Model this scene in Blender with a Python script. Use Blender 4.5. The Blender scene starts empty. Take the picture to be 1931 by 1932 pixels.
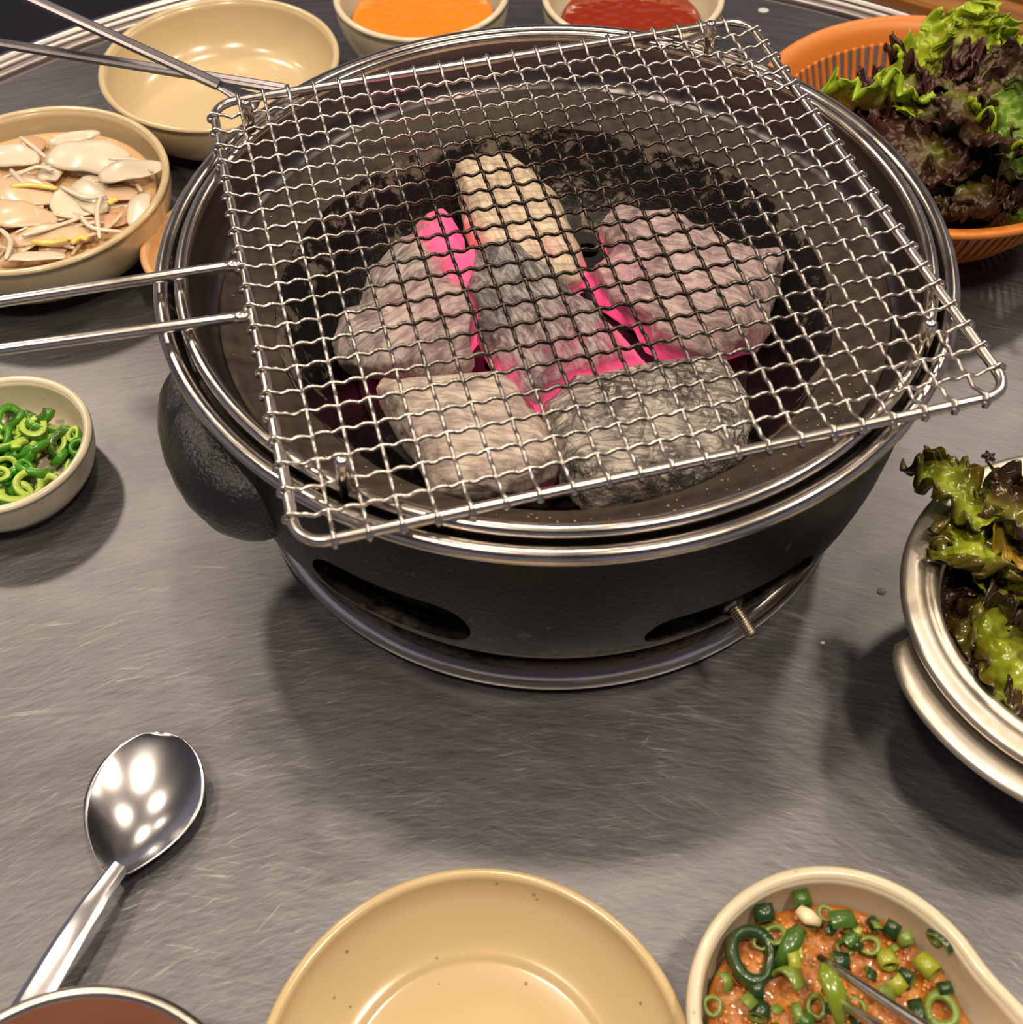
import bpy, bmesh, math, random
from mathutils import Vector, Matrix, Euler, noise
PI = math.pi
S = bpy.context.scene
C = S.collection
# ------------------------------------------------------------------ camera
F, PITCH, ROLL = 2283.58, 0.9088, -0.0194
CAM = Vector((-0.0199, -0.3996, 0.4558))
_fw = Vector((0, math.cos(PITCH), -math.sin(PITCH)))
_r0, _u0 = Vector((1, 0, 0)), Vector((0, math.sin(PITCH), math.cos(PITCH)))
RT = math.cos(ROLL)*_r0 + math.sin(ROLL)*_u0
UP = -math.sin(ROLL)*_r0 + math.cos(ROLL)*_u0
FW = _fw
cd = bpy.data.cameras.new('camera'); cam = bpy.data.objects.new('camera', cd); C.objects.link(cam)
m = Matrix((( RT.x, UP.x, -FW.x, CAM.x), (RT.y, UP.y, -FW.y, CAM.y), (RT.z, UP.z, -FW.z, CAM.z), (0, 0, 0, 1)))
cam.matrix_world = m
cd.sensor_width = 36; cd.sensor_fit = 'HORIZONTAL'; cd.lens = F*36/1931
cd.clip_start = 0.01; cd.clip_end = 30
cd.dof.use_dof = True; cd.dof.focus_distance = 0.56; cd.dof.aperture_fstop = 15
S.camera = cam
def at(px, py, z):
    d = RT*((px-965.5)/F) - UP*((py-966)/F) + FW
    return CAM + d*((z-CAM.z)/d.z)
# ------------------------------------------------------------------ world, exposure
w = bpy.data.worlds.new('world'); S.world = w; w.use_nodes = True
bg = w.node_tree.nodes['Background']; bg.inputs[0].default_value = (0.60, 0.57, 0.70, 1); bg.inputs[1].default_value = 0.33
S.view_settings.view_transform = 'Standard'; S.view_settings.look = 'None'
S.view_settings.exposure = 0.0; S.view_settings.gamma = 1.0; S.view_settings.use_curve_mapping = False
# ------------------------------------------------------------------ lamps (ceiling spots of the room)
LAMP_COL = (1.0, 0.83, 0.63)
def lamp(x, y, z, power, r=0.075, col=LAMP_COL):
    l = bpy.data.lights.new('ceiling_spot', 'AREA'); l.shape = 'DISK'; l.size = r*2; l.energy = power; l.color = col
    o = bpy.data.objects.new('ceiling_spot', l); C.objects.link(o); o.location = (x, y, z)
    d = Vector((0, 0, 0)) - Vector((x, y, z)); o.rotation_euler = d.to_track_quat('-Z', 'Y').to_euler()
    return o
LZ = 1.50
for x, y, p in ((-0.95, 1.20, 9), (0.95, 1.15, 7), (-0.95, 0.15, 5), (0.95, 0.05, 5),
                (-0.40, -0.42, 10.5), (0.42, -0.40, 10.5), (0.0, 0.45, 6.5), (-1.6, 1.1, 3), (1.7, 0.9, 3)):
    lamp(x, y, LZ, p)

# ------------------------------------------------------------------ helpers
def tag(o, label=None, cat=None, group=None, kind=None):
    if label: o['label'] = label
    if cat: o['category'] = cat
    if group: o['group'] = group
    if kind: o['kind'] = kind
    return o
def empty(name, loc=(0, 0, 0), label=None, cat=None, group=None, rz=0):
    o = bpy.data.objects.new(name, None); C.objects.link(o); o.location = loc; o.rotation_euler.z = rz
    o.empty_display_size = 0.01
    return tag(o, label, cat, group)
def obj(name, bm, mats, parent=None, smooth=True, loc=None, rot=None):
    me = bpy.data.meshes.new(name)
    if smooth:
        for f in bm.faces: f.smooth = True
    bm.to_mesh(me); bm.free()
    return link(name, me, mats, parent, loc, rot)
def link(name, me, mats=None, parent=None, loc=None, rot=None):
    if mats is not None:
        for q in (mats if isinstance(mats, (list, tuple)) else [mats]): me.materials.append(q)
    o = bpy.data.objects.new(name, me); C.objects.link(o)
    if parent: o.parent = parent
    if loc is not None: o.location = loc
    if rot is not None: o.rotation_euler = rot
    return o
def copy_tree(o, parent=None):
    c = o.copy(); C.objects.link(c); c.parent = parent
    for ch in list(o.children): copy_tree(ch, c)
    return c
def sharp(o, ang=35):
    for p in o.data.polygons: p.use_smooth = True
    bm = bmesh.new(); bm.from_mesh(o.data); a = math.radians(ang)
    for e in bm.edges:
        if len(e.link_faces) == 2 and e.calc_face_angle(0) > a: e.smooth = False
    bm.to_mesh(o.data); bm.free(); return o
def lathe(prof, segs=96, bm=None, cx=0, cy=0, rmod=None, mat=0):
    bm = bm or bmesh.new(); rings = []
    for r, z in prof:
        if r < 1e-6:
            rings.append([bm.verts.new((cx, cy, z))]); continue
        ring = []
        for i in range(segs):
            a = 2*PI*i/segs; k = rmod(a, z) if rmod else 1
            ring.append(bm.verts.new((cx+r*k*math.cos(a), cy+r*k*math.sin(a), z)))
        rings.append(ring)
    for A, B in zip(rings, rings[1:]):
        for i in range(segs):
            j = (i+1) % segs
            if len(A) == 1 and len(B) == 1: continue
            if len(A) == 1: f = bm.faces.new((A[0], B[j], B[i]))
            elif len(B) == 1: f = bm.faces.new((A[i], A[j], B[0]))
            else: f = bm.faces.new((A[i], A[j], B[j], B[i]))
            f.material_index = mat
    bm.normal_update(); return bm
def fix(bm):
    bmesh.ops.recalc_face_normals(bm, faces=bm.faces); return bm
def arcprof(cr, cz, r, a0, a1, n=8):
    return [(cr+r*math.cos(math.radians(a0+(a1-a0)*i/n)), cz+r*math.sin(math.radians(a0+(a1-a0)*i/n))) for i in range(n+1)]
def tube(pts, rad, n=8, bm=None, cap=True, closed=False, flat=1.0, up=None):
    """sweep a (flattened) circle along points; rad may be a list"""
    bm = bm or bmesh.new(); pts = [Vector(p) for p in pts]; N = len(pts)
    rads = rad if isinstance(rad, (list, tuple)) else [rad]*N
    ref = Vector(up) if up else None; prev = None; rings = []
    for i, p in enumerate(pts):
        if closed: t = pts[(i+1) % N]-pts[i-1]
        else: t = pts[min(i+1, N-1)]-pts[max(i-1, 0)]
        t.normalize()
        if ref: nrm = (ref - t*ref.dot(t)).normalized()
        elif prev is None:
            a = Vector((0, 0, 1)) if abs(t.z) < .9 else Vector((1, 0, 0)); nrm = (a-t*a.dot(t)).normalized()
        else: nrm = (prev-t*prev.dot(t)).normalized()
        prev = nrm; b = t.cross(nrm)
        rings.append([bm.verts.new(p + rads[i]*(flat*math.cos(2*PI*k/n)*nrm + math.sin(2*PI*k/n)*b)) for k in range(n)])
    M = N if closed else N-1
    for i in range(M):
        A, B = rings[i], rings[(i+1) % N]
        for k in range(n):
            l = (k+1) % n; bm.faces.new((A[k], A[l], B[l], B[k]))
    if cap and not closed:
        bm.faces.new(rings[0][::-1]); bm.faces.new(rings[-1])
    return bm
def sphere(bm, c, r, sub=2, sc=(1, 1, 1)):
    g = bmesh.ops.create_icosphere(bm, subdivisions=sub, radius=1)
    for v in g['verts']: v.co = Vector((v.co.x*r*sc[0], v.co.y*r*sc[1], v.co.z*r*sc[2]))+Vector(c)
    return g['verts']
def smoothpoly(P, n=3, close=True):
    """Catmull-Rom resample of 2D/3D points"""
    P = [Vector(p) for p in P]; out = []; N = len(P)
    for i in range(N if close else N-1):
        p0, p1, p2, p3 = (P[(i-1) % N] if close or i > 0 else P[0]), P[i], P[(i+1) % N], (P[(i+2) % N] if close or i+2 < N else P[-1])
        for k in range(n):
            t = k/n
            out.append(0.5*((2*p1)+(p2-p0)*t+(2*p0-5*p1+4*p2-p3)*t*t+(3*p1-p0-3*p2+p3)*t**3))
    if not close: out.append(P[-1])
    return out
def bake_boolean(o, cutter):
    md = o.modifiers.new('b', 'BOOLEAN'); md.operation = 'DIFFERENCE'; md.object = cutter; md.solver = 'EXACT'
    dg = bpy.context.evaluated_depsgraph_get(); dg.update()
    me = bpy.data.meshes.new_from_object(o.evaluated_get(dg)); o.modifiers.clear(); o.data = me
    bpy.data.objects.remove(cutter); return o
def srgb(r, g, b, a=1):
    f = lambda c: (c/255/12.92 if c/255 <= .04045 else ((c/255+.055)/1.055)**2.4)
    return (f(r), f(g), f(b), a)

# ------------------------------------------------------------------ materials
class Mat:
    def __init__(s, name):
        s.m = bpy.data.materials.new(name); s.m.use_nodes = True; s.t = s.m.node_tree; s.n = s.t.nodes; s.l = s.t.links
        s.p = s.n['Principled BSDF']; s.tc = s.n.new('ShaderNodeTexCoord')
    def set(s, **k):
        for a, v in k.items(): s.p.inputs[a.replace('_', ' ')].default_value = v
        return s
    def mapping(s, scale=(1, 1, 1), rot=(0, 0, 0), coord='Object'):
        src = s.tc.outputs[coord]
        if any(rot):
            m0 = s.n.new('ShaderNodeMapping'); m0.inputs['Rotation'].default_value = rot; s.l.new(src, m0.inputs[0]); src = m0.outputs[0]
        mp = s.n.new('ShaderNodeMapping'); mp.inputs['Scale'].default_value = scale
        s.l.new(src, mp.inputs[0]); return mp.outputs[0]
    def noise(s, scale, detail=3, rough=.55, vec=None, dist=0):
        t = s.n.new('ShaderNodeTexNoise'); t.inputs['Scale'].default_value = scale; t.inputs['Detail'].default_value = detail
        t.inputs['Roughness'].default_value = rough; t.inputs['Distortion'].default_value = dist
        s.l.new(vec if vec else s.tc.outputs['Object'], t.inputs['Vector']); return t.outputs['Fac']
    def vor(s, scale, feat='F1', vec=None, out='Distance'):
        t = s.n.new('ShaderNodeTexVoronoi'); t.inputs['Scale'].default_value = scale; t.feature = feat
        s.l.new(vec if vec else s.tc.outputs['Object'], t.inputs['Vector']); return t.outputs[out]
    def ramp(s, fac, stops):
        r = s.n.new('ShaderNodeValToRGB'); e = r.color_ramp.elements
        while len(e) < len(stops): e.new(.5)
        for q, (p, c) in zip(e, stops):
            q.position = p; q.color = c if isinstance(c, (tuple, list)) else (c, c, c, 1)
        s.l.new(fac, r.inputs[0]); return r.outputs[0]
    def mix(s, fac, a, b, mode='MIX'):
        x = s.n.new('ShaderNodeMix'); x.data_type = 'RGBA'; x.blend_type = mode
        for sock, v in ((x.inputs[0], fac), (x.inputs[6], a), (x.inputs[7], b)):
            if isinstance(v, (int, float)): sock.default_value = v if sock == x.inputs[0] else (v, v, v, 1)
            elif isinstance(v, (tuple, list)): sock.default_value = v
            else: s.l.new(v, sock)
        return x.outputs[2]
    def math(s, op, a, b=0.0):
        x = s.n.new('ShaderNodeMath'); x.operation = op
        for i, v in enumerate((a, b)):
            if isinstance(v, (int, float)): x.inputs[i].default_value = v
            else: s.l.new(v, x.inputs[i])
        return x.outputs[0]
    def attr(s, name):
        a = s.n.new('ShaderNodeAttribute'); a.attribute_name = name; return a.outputs['Fac']
    def to(s, sock, inp): s.l.new(sock, s.p.inputs[inp]); return s
    def bump(s, h, strength=.3, dist=.001):
        b = s.n.new('ShaderNodeBump'); b.inputs['Strength'].default_value = strength; b.inputs['Distance'].default_value = dist
        s.l.new(h, b.inputs['Height']); s.l.new(b.outputs[0], s.p.inputs['Normal']); return s

# brushed, scratched stainless tabletop
M = {}
x = Mat('scratched_stainless'); x.set(Metallic=.85)
sc = []
for i, (rz, s1, s2) in enumerate(((-.55, 14, 420), (.5, 16, 520), (-.95, 24, 380), (.12, 12, 600), (1.1, 20, 460), (-.3, 30, 350))):
    sc.append(x.noise(1.0, 3, .62, x.mapping((s1, s2, 1), (0, 0, rz)), .35))
big = x.noise(6, 3, .6); mid = x.noise(26, 4, .65)
sx = x.n.new('ShaderNodeSeparateXYZ'); x.l.new(x.mapping(), sx.inputs[0])
dx = x.math('ADD', sx.outputs[0], .02); dy = x.math('ADD', sx.outputs[1], .58)
rr = x.math('SQRT', x.math('ADD', x.math('MULTIPLY', dx, dx), x.math('MULTIPLY', dy, dy))); th = x.math('ARCTAN2', dx, dy)
def arcs(slow, fast, skew):
    cb = x.n.new('ShaderNodeCombineXYZ'); x.l.new(x.math('MULTIPLY', x.math('ADD', th, x.math('MULTIPLY', rr, skew)), slow), cb.inputs[0]); x.l.new(x.math('MULTIPLY', x.math('ADD', rr, x.math('MULTIPLY', th, -skew*.12)), fast), cb.inputs[1])
    return x.noise(1.0, 4, .68, cb.outputs[0], .5)
ar1, ar2, ar3 = arcs(15, 620, .0), arcs(22, 850, 1.0), arcs(12, 460, -1.2)  # scratches curved like glints round a reflection, the glint put into their colour
fine = x.math('ADD', x.math('MULTIPLY', ar1, .4), x.math('ADD', x.math('MULTIPLY', ar2, .35), x.math('MULTIPLY', ar3, .25)))
strk = None
for q, t_ in ((sc[2], .70), (sc[4], .72), (sc[5], .68), (ar1, .63), (ar2, .63), (ar3, .63)):
    k_ = x.ramp(q, [(t_, 0.0), (t_+.08, 1.0)]); strk = k_ if strk is None else x.math('MAXIMUM', strk, k_)
strk = x.math('MULTIPLY', strk, x.ramp(mid, [(.42, .0), (.6, 1.0)]))
col = x.mix(x.ramp(big, [(.3, 0.0), (.7, 1.0)]), (.117, .117, .130, 1), (.158, .157, .173, 1))
col = x.mix(x.math('MULTIPLY', x.ramp(fine, [(.47, 0.0), (.64, 1.0)]), .62), col, (.235, .228, .225, 1))
col = x.mix(x.math('MULTIPLY', x.ramp(fine, [(.38, 1.0), (.47, 0.0)]), .4), col, (.05, .048, .048, 1))
col = x.mix(x.math('MULTIPLY', strk, .5), col, (.46, .435, .40, 1))
x.to(col, 'Base Color')
x.to(x.math('ADD', x.math('MULTIPLY', fine, .25), x.math('ADD', x.math('MULTIPLY', mid, .12), .22)), 'Roughness')
x.bump(x.math('ADD', fine, x.math('MULTIPLY', strk, .5)), .14, .0005); M['table'] = x.m
def metal(name, base, rough, noise_amt=.1, dirt=None, scale=60):
    x = Mat(name); x.set(Metallic=1.0, Base_Color=base)
    n = x.noise(scale, 4)
    x.to(x.math('ADD', x.math('MULTIPLY', n, noise_amt*2), rough-noise_amt), 'Roughness')
    if dirt: x.to(x.mix(x.ramp(x.noise(35, 5, .65), [(.48, 0.0), (.7, 1.0)]), base, dirt), 'Base Color')
    x.bump(n, .08, .0005); return x.m
M['wire'] = metal('wire_steel', (.66, .61, .56, 1), .24, .06, (.45, .38, .33, 1), 200)
x = Mat('heat_tinted_wire'); x.set(Metallic=1.0)
n = x.noise(160, 3); v = x.n.new('ShaderNodeVectorMath'); v.operation = 'LENGTH'; x.l.new(x.tc.outputs['Object'], v.inputs[0])
rr = x.math('ADD', v.outputs['Value'], x.math('MULTIPLY', x.math('SUBTRACT', x.noise(18, 3), .5), .05))
x.to(x.mix(x.ramp(rr, [(.070, 1.0), (.118, 0.0)]), x.mix(n, (.60, .56, .53, 1), (.47, .43, .40, 1)), (.060, .046, .038, 1)), 'Base Color')
x.to(x.math('ADD', x.math('MULTIPLY', n, .12), .18), 'Roughness'); M['net'] = x.m
M['chrome'] = metal('rim_steel', (.62, .57, .52, 1), .19, .07, (.36, .31, .28, 1))
M['ring'] = metal('base_ring_steel', (.74, .71, .68, 1), .20, .05)
M['pan'] = metal('pan_wall_steel', (.15, .135, .145, 1), .34, .08, (.13, .11, .105, 1), 30)
M['spoon'] = metal('spoon_steel', (.62, .61, .64, 1), .21, .04, None, 60)
M['utensil'] = metal('utensil_steel', (.36, .33, .36, 1), .3, .04)
M['dark_steel'] = metal('bolt_steel', (.45, .38, .30, 1), .35, .1, (.2, .14, .1, 1), 300)
x = Mat('cast_iron_black'); n1 = x.noise(420, 3, .6); n2 = x.noise(28, 5, .65); n3 = x.noise(160, 4, .7)
sp = x.ramp(x.math('MULTIPLY', n3, n2), [(.34, 0.0), (.42, 1.0)])
x.to(x.mix(sp, x.mix(n2, (.004, .004, .004, 1), (.011, .010, .009, 1)), (.13, .11, .08, 1)), 'Base Color')
sx = x.n.new('ShaderNodeSeparateXYZ'); x.l.new(x.tc.outputs['Object'], sx.inputs[0]); zz = x.math('ADD', sx.outputs[2], x.math('MULTIPLY', x.math('SUBTRACT', n2, .5), .03))
ft = x.math('MULTIPLY', x.ramp(zz, [(.034, 1.0), (.052, 0.0)]), x.ramp(n3, [(.42, .15), (.58, 1.0)]))
x.to(x.mix(ft, x.mix(sp, x.mix(n2, (.004, .004, .004, 1), (.011, .010, .009, 1)), (.13, .11, .08, 1)), (.26, .22, .16, 1)), 'Base Color')  # beige speckle low down, also painting the light on the lower bulge
x.set(Metallic=.0, Specular_IOR_Level=.24); x.to(x.math('ADD', x.math('MULTIPLY', n2, .3), .28), 'Roughness'); x.bump(n1, .35, .0008); M['iron'] = x.m
x = Mat('lit_speckled_foot'); n2 = x.noise(220, 5, .7); n3 = x.noise(25, 3, .6)
x.to(x.mix(x.ramp(x.math('MULTIPLY', n2, n3), [(.17, 0.0), (.27, 1.0)]), (.018, .016, .014, 1), (.33, .27, .19, 1)), 'Base Color')
x.set(Roughness=.5, Metallic=.2); x.bump(n2, .4, .0008); M['iron_foot'] = x.m  # speckled foot, its pale tone stands for light on the bulge
x = Mat('heat_stained_plate'); n2 = x.noise(40, 5, .65); n3 = x.noise(600, 2)
x.to(x.mix(n2, (.026, .019, .015, 1), (.066, .050, .038, 1)), 'Base Color'); x.set(Metallic=.0, Specular_IOR_Level=.22)
x.to(x.math('ADD', x.math('MULTIPLY', n2, .25), .42), 'Roughness'); x.bump(n3, .1, .0005); M['plate_brown'] = x.m
x = Mat('sooty_firebox'); n2 = x.noise(45, 6, .72, None, .4); n3 = x.noise(300, 4, .6); n4 = x.noise(12, 2)
sx = x.n.new('ShaderNodeSeparateXYZ'); x.l.new(x.tc.outputs['Object'], sx.inputs[0]); lip = x.ramp(sx.outputs[2], [(.074, 0.0), (.098, 1.0)])
x.to(x.mix(x.ramp(x.math('ADD', x.math('ADD', n2, x.math('MULTIPLY', lip, .15)), x.math('MULTIPLY', n4, .25)), [(.73, 0.0), (.79, 1.0)]), (.004, .0035, .0035, 1), (.20, .17, .14, 1)), 'Base Color')
x.set(Metallic=.3); x.to(x.math('ADD', x.math('MULTIPLY', n3, .5), .18), 'Roughness'); x.bump(n3, .5, .0015); M['soot'] = x.m
x = Mat('black_grate'); n2 = x.noise(120, 5, .7)
x.to(x.mix(x.ramp(n2, [(.6, 0.0), (.75, 1.0)]), (.008, .007, .007, 1), (.06, .05, .05, 1)), 'Base Color'); x.set(Roughness=.45); x.bump(n2, .4, .001); M['grate'] = x.m

def ceramic(name, base, rough=.22, speck=0.0, coat=.3):
    x = Mat(name); n = x.noise(15, 2)
    dk = tuple(c*.9 for c in base[:3])+(1,)
    col = x.mix(n, dk, base)
    if speck:
        sp = x.ramp(x.vor(150), [(0.0, 1.0), (.085, 1.0), (.13, 0.0)]); s2 = x.ramp(x.noise(60, 1), [(.52, 0.0), (.6, 1.0)])
        col = x.mix(x.math('MULTIPLY', x.math('MULTIPLY', sp, s2), speck), col, (.16, .08, .03, 1))
    x.to(col, 'Base Color'); x.set(Roughness=rough, Coat_Weight=coat, Coat_Roughness=.08, Subsurface_Weight=0.0)
    return x.m
M['cream'] = ceramic('cream_melamine', srgb(206, 186, 148))
M['cream_speck'] = ceramic('speckled_cream_melamine', srgb(204, 180, 138), .2, .75)
M['cream_pale'] = ceramic('pale_speckled_melamine', srgb(218, 205, 178), .28, .6)
M['peach'] = ceramic('peach_melamine', srgb(226, 178, 125))

# ------------------------------------------------------------------ room
FZ = -0.74
x = Mat('dark_floor'); n = x.noise(3, 4); x.to(x.mix(n, (.006, .005, .006, 1), (.02, .016, .016, 1)), 'Base Color'); x.set(Roughness=.4)
bm = bmesh.new(); bmesh.ops.create_grid(bm, x_segments=1, y_segments=1, size=3.2); fl = obj('floor', bm, x.m, loc=(0, 0, FZ)); tag(fl, kind='structure')
x = Mat('ceiling_paint'); n = x.noise(.8, 2); x.to(x.mix(n, (.30, .28, .30, 1), (.42, .39, .40, 1)), 'Base Color'); x.set(Roughness=.8)
bm = bmesh.new(); bmesh.ops.create_grid(bm, x_segments=1, y_segments=1, size=3.2)
ce = obj('ceiling', bm, x.m, loc=(0, 0, 1.56), rot=(PI, 0, 0)); tag(ce, kind='structure')

# ------------------------------------------------------------------ table
TC = (-0.030, -0.015)
tb = empty('table', (TC[0], TC[1], FZ), 'round stainless steel table with a scratched top and banded edge', 'table')
H = -FZ
def flat(z): return z+H
prof = [(0.0, 0.0), (.15, 0), (.30, 0), (.4695, 0.0)]
o = obj('tabletop', lathe([(r, flat(z)) for r, z in prof], 128), M['table'], tb)
prof = [(.4695, 0), (.4705, -.0022), (.4745, -.0022), (.4755, .0008), (.4765, .0018), (.4775, .0008), (.4785, -.0018), (.4875, -.0026), (.4885, -.0004),
        (.490, .0006), (.4925, .0006), (.494, -.0018), (.4965, -.0018), (.498, .0004)] + arcprof(.5000, -.0036, .0042, 95, -80, 6) + [(.498, -.030), (.47, -.034), (.2, -.034)]
x = Mat('table_edge_steel'); x.set(Metallic=1.0, Base_Color=(.30, .27, .27, 1)); n = x.noise(30, 3); x.to(x.math('ADD', x.math('MULTIPLY', n, .2), .2), 'Roughness'); M['edge'] = x.m
o = obj('edge_band', lathe([(r, flat(z)) for r, z in prof], 160), M['edge'], tb); sharp(o, 50)
o = obj('drum_base', lathe([(.22, H-.034), (.22, .03), (.26, .025), (.27, 0.0), (0, 0)], 64), M['edge'], tb)

# wooden bench beyond the table, upper right
x = Mat('golden_wood'); mp = x.mapping((2, 26, 26)); n = x.noise(1.5, 5, .6, mp, .6)
x.to(x.ramp(n, [(.3, srgb(98, 58, 28)), (.5, srgb(170, 112, 55)), (.7, srgb(205, 150, 84))]), 'Base Color'); x.set(Roughness=.35)
wood = x.m
bench = empty('wooden_bench', (0.78, 1.02, FZ), 'golden brown wooden plank bench beyond the table at upper right', 'bench', rz=-.62)
def boxbm(sx, sy, sz, bev=.003, c=(0, 0, 0)):
    bm = bmesh.new(); g = bmesh.ops.create_cube(bm, size=1)
    for v in g['verts']: v.co = Vector((v.co.x*sx+c[0], v.co.y*sy+c[1], v.co.z*sz+c[2]))
    if bev: bmesh.ops.bevel(bm, geom=bm.edges[:], offset=bev, segments=2, affect='EDGES')
    return bm
bm = boxbm(1.3, .062, .022); me = bpy.data.meshes.new('plank'); bm.to_mesh(me); bm.free(); me.materials.append(wood)
for i in range(7): link('plank', me, None, bench, (0, -.222+i*.074, .43))
for s in (-1, 1):
    obj('bench_leg', boxbm(.05, .46, .418, .004, (s*.5, 0, .209)), wood, bench)

# ------------------------------------------------------------------ brazier
bz = empty('charcoal_brazier', (0, 0, 0), 'round black cast iron charcoal brazier with steel rims, centre of the table', 'grill')
# base ring: rolled drip plate
prof = [(0, .003), (.09, .003), (.118, .004), (.126, .0050), (.1325, .0105)] + arcprof(.1378, .0072, .0068, 120, -60, 10) + [(.135, .0), (.10, .0), (0, .0)]
obj('drip_plate', fix(lathe(prof, 128)), M['ring'], bz)
body_out = [(.118, .0105), (.1320, .0150), (.1385, .0215), (.1440, .0300), (.1492, .0405), (.1535, .0520), (.1558, .0640), (.1572, .080), (.1580, .100), (.1580, .1205)]
body_in = [(.1515, .1205), (.1510, .100), (.1500, .080), (.1485, .064), (.1460, .0525), (.1415, .0420), (.1360, .0325), (.1290, .0235), (.116, .0165)]
bm = lathe(body_out + body_in + [body_out[0]], 128)
bmesh.ops.remove_doubles(bm, verts=bm.verts, dist=1e-6); fix(bm)
body = obj('body', bm, [M['iron'], M['iron_foot']], bz)
def slot_cutter(az, wid, hgt, z, r0=.10, r1=.17, tilt=0):
    pts = []
    a = wid/2-hgt/2
    for k in range(13): t = -PI/2+PI*k/12; pts.append((a+hgt/2*math.cos(t), hgt/2*math.sin(t)))
    for k in range(13): t = PI/2+PI*k/12; pts.append((-a+hgt/2*math.cos(t), hgt/2*math.sin(t)))
    bm = bmesh.new(); A = []; B = []
    er = Vector((math.cos(az), math.sin(az), 0)); et = Vector((-math.sin(az), math.cos(az), 0)); ez = Vector((0, 0, 1))
    for u, v in pts:
        A.append(bm.verts.new(er*r0+et*u+ez*(z+v))); B.append(bm.verts.new(er*r1+et*u+ez*(z+v)))
    n = len(pts)
    bm.faces.new(A[::-1]); bm.faces.new(B)
    for i in range(n): j = (i+1) % n; bm.faces.new((A[i], A[j], B[j], B[i]))
    fix(bm); return obj('cut', bm, None or [], None, False)
bake_boolean(body, slot_cutter(math.radians(243.5), .070, .031, .0640))
bake_boolean(body, slot_cutter(math.radians(296), .078, .022, .0580))
sharp(body, 40)
for p in body.data.polygons:
    c = p.center; r = math.hypot(c.x, c.y)
    if c.z < .0410 and r > .117: p.material_index = 1
# inner air ring behind the slots
bm = lathe([(.1290, .025), (.1450, .055), (.1465, .085), (.1435, .085), (.1420, .055), (.1260, .025), (.1290, .025)], 96); bmesh.ops.remove_doubles(bm, verts=bm.verts, dist=1e-6); fix(bm)
ar = obj('air_ring', bm, M['iron'], bz); bake_boolean(ar, slot_cutter(math.radians(234), .060, .018, .0720)); sharp(ar, 40)
# outer rolled rim + inner ring + pan
prof = [(.1565, .1195), (.1605, .1210)] + arcprof(.1618, .1258, .0034, -75, 150, 12) + [(.1572, .1235), (.1568, .1200), (.1545, .1195)]
orim = obj('outer_rim', fix(lathe(prof, 160)), [M['chrome'], M['iron']], bz)
for p in orim.data.polygons:
    c = p.center; r = math.hypot(c.x, c.y)
    if r < .1588 and c.z < .1275: p.material_index = 1  # groove faces blackened, the shade of the gap put into the colour
prof = arcprof(.1535, .1285, .0030, -20, 200, 12) + [(.1496, .1235), (.1480, .1150), (.1465, .1080), (.1440, .1062), (.1425, .1045)]
pan = obj('pan', fix(lathe([(.1558, .121)] + prof, 160)), [M['chrome'], M['pan']], bz)
for p in pan.data.polygons:
    c = p.center
    if math.hypot(c.x, c.y) < .1502: p.material_index = 1
prof = [(.1428, .1052), (.1418, .1062), (.1405, .1052), (.132, .1015), (.1225, .0990), (.1205, .0978)]
obj('heat_plate', fix(lathe(prof, 128)), M['plate_brown'], bz)
def fb(a, z): return 1+.006*noise.noise(Vector((math.cos(a)*6, math.sin(a)*6, z*60)))
prof = [(.1205, .0978), (.1190, .0950), (.1150, .0870), (.1090, .0760), (.1020, .0660), (.0940, .0600), (.0880, .0585)]
obj('firebox', fix(lathe(prof, 128, rmod=fb)), M['soot'], bz)
bm = lathe([(0, .0600), (.0895, .0600), (.0895, .0560), (0, .0560)], 96); fix(bm)
gr = obj('fire_grate', bm, M['grate'], bz)
bm = bmesh.new()
for k, (rr, n) in enumerate(((0, 1), (.026, 6), (.052, 12), (.076, 18))):
    for i in range(n):
        a = 2*PI*i/n+.2*k
        g = bmesh.ops.create_cone(bm, cap_ends=True, segments=16, radius1=.0056, radius2=.0056, depth=.02)
        for v in g['verts']: v.co += Vector((rr*math.cos(a), rr*math.sin(a), .058))
bake_boolean(gr, obj('cut', bm, [], None, False)); sharp(gr, 40)
obj('ash_pan', fix(lathe([(0, .030), (.10, .030), (.118, .045)], 64)), M['grate'], bz)
# grill support pins
for (px, py) in ((-.077, -.134), (.139, -.075), (.082, .138), (-.135, .076)):
    v = Vector((px, py)); v = v.normalized()*.1545
    bm = lathe([(0, .1465), (.0012, .1464), (.0022, .1458), (.0026, .1446), (.0026, .1275), (0, .1275)], 20, cx=v.x, cy=v.y)
    obj('support_pin', fix(bm), M['chrome'], bz)
# lug handles
def lug(azc):
    bm = bmesh.new(); rings = []; n = 32; m_ = 48
    for i in range(m_+1):
        t = -1+2*i/m_; s = math.sqrt(max(0, 1-abs(t)**2.6))
        a = azc+t*math.radians(17.5)
        cr = .1490+.0125*s; rw = .0035+.0135*s; hw = .008+.0155*s; zc = .080-.004*s
        er = Vector((math.cos(a), math.sin(a), 0)); ring = []
        for k in range(n):
            b = 2*PI*k/n
            p = er*(cr+rw*math.cos(b)) + Vector((0, 0, zc+hw*math.sin(b)))
            p += er*.0006*noise.noise(p*120)
            ring.append(bm.verts.new(p))
        rings.append(ring)
    for A, B in zip(rings, rings[1:]):
        for k in range(n): l = (k+1) % n; bm.faces.new((A[k], A[l], B[l], B[k]))
    bm.faces.new(rings[0][::-1]); bm.faces.new(rings[-1]); return fix(bm)
x = Mat('rough_glossy_iron'); n1 = x.noise(260, 4, .6); n2 = x.noise(40, 3)
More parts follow.
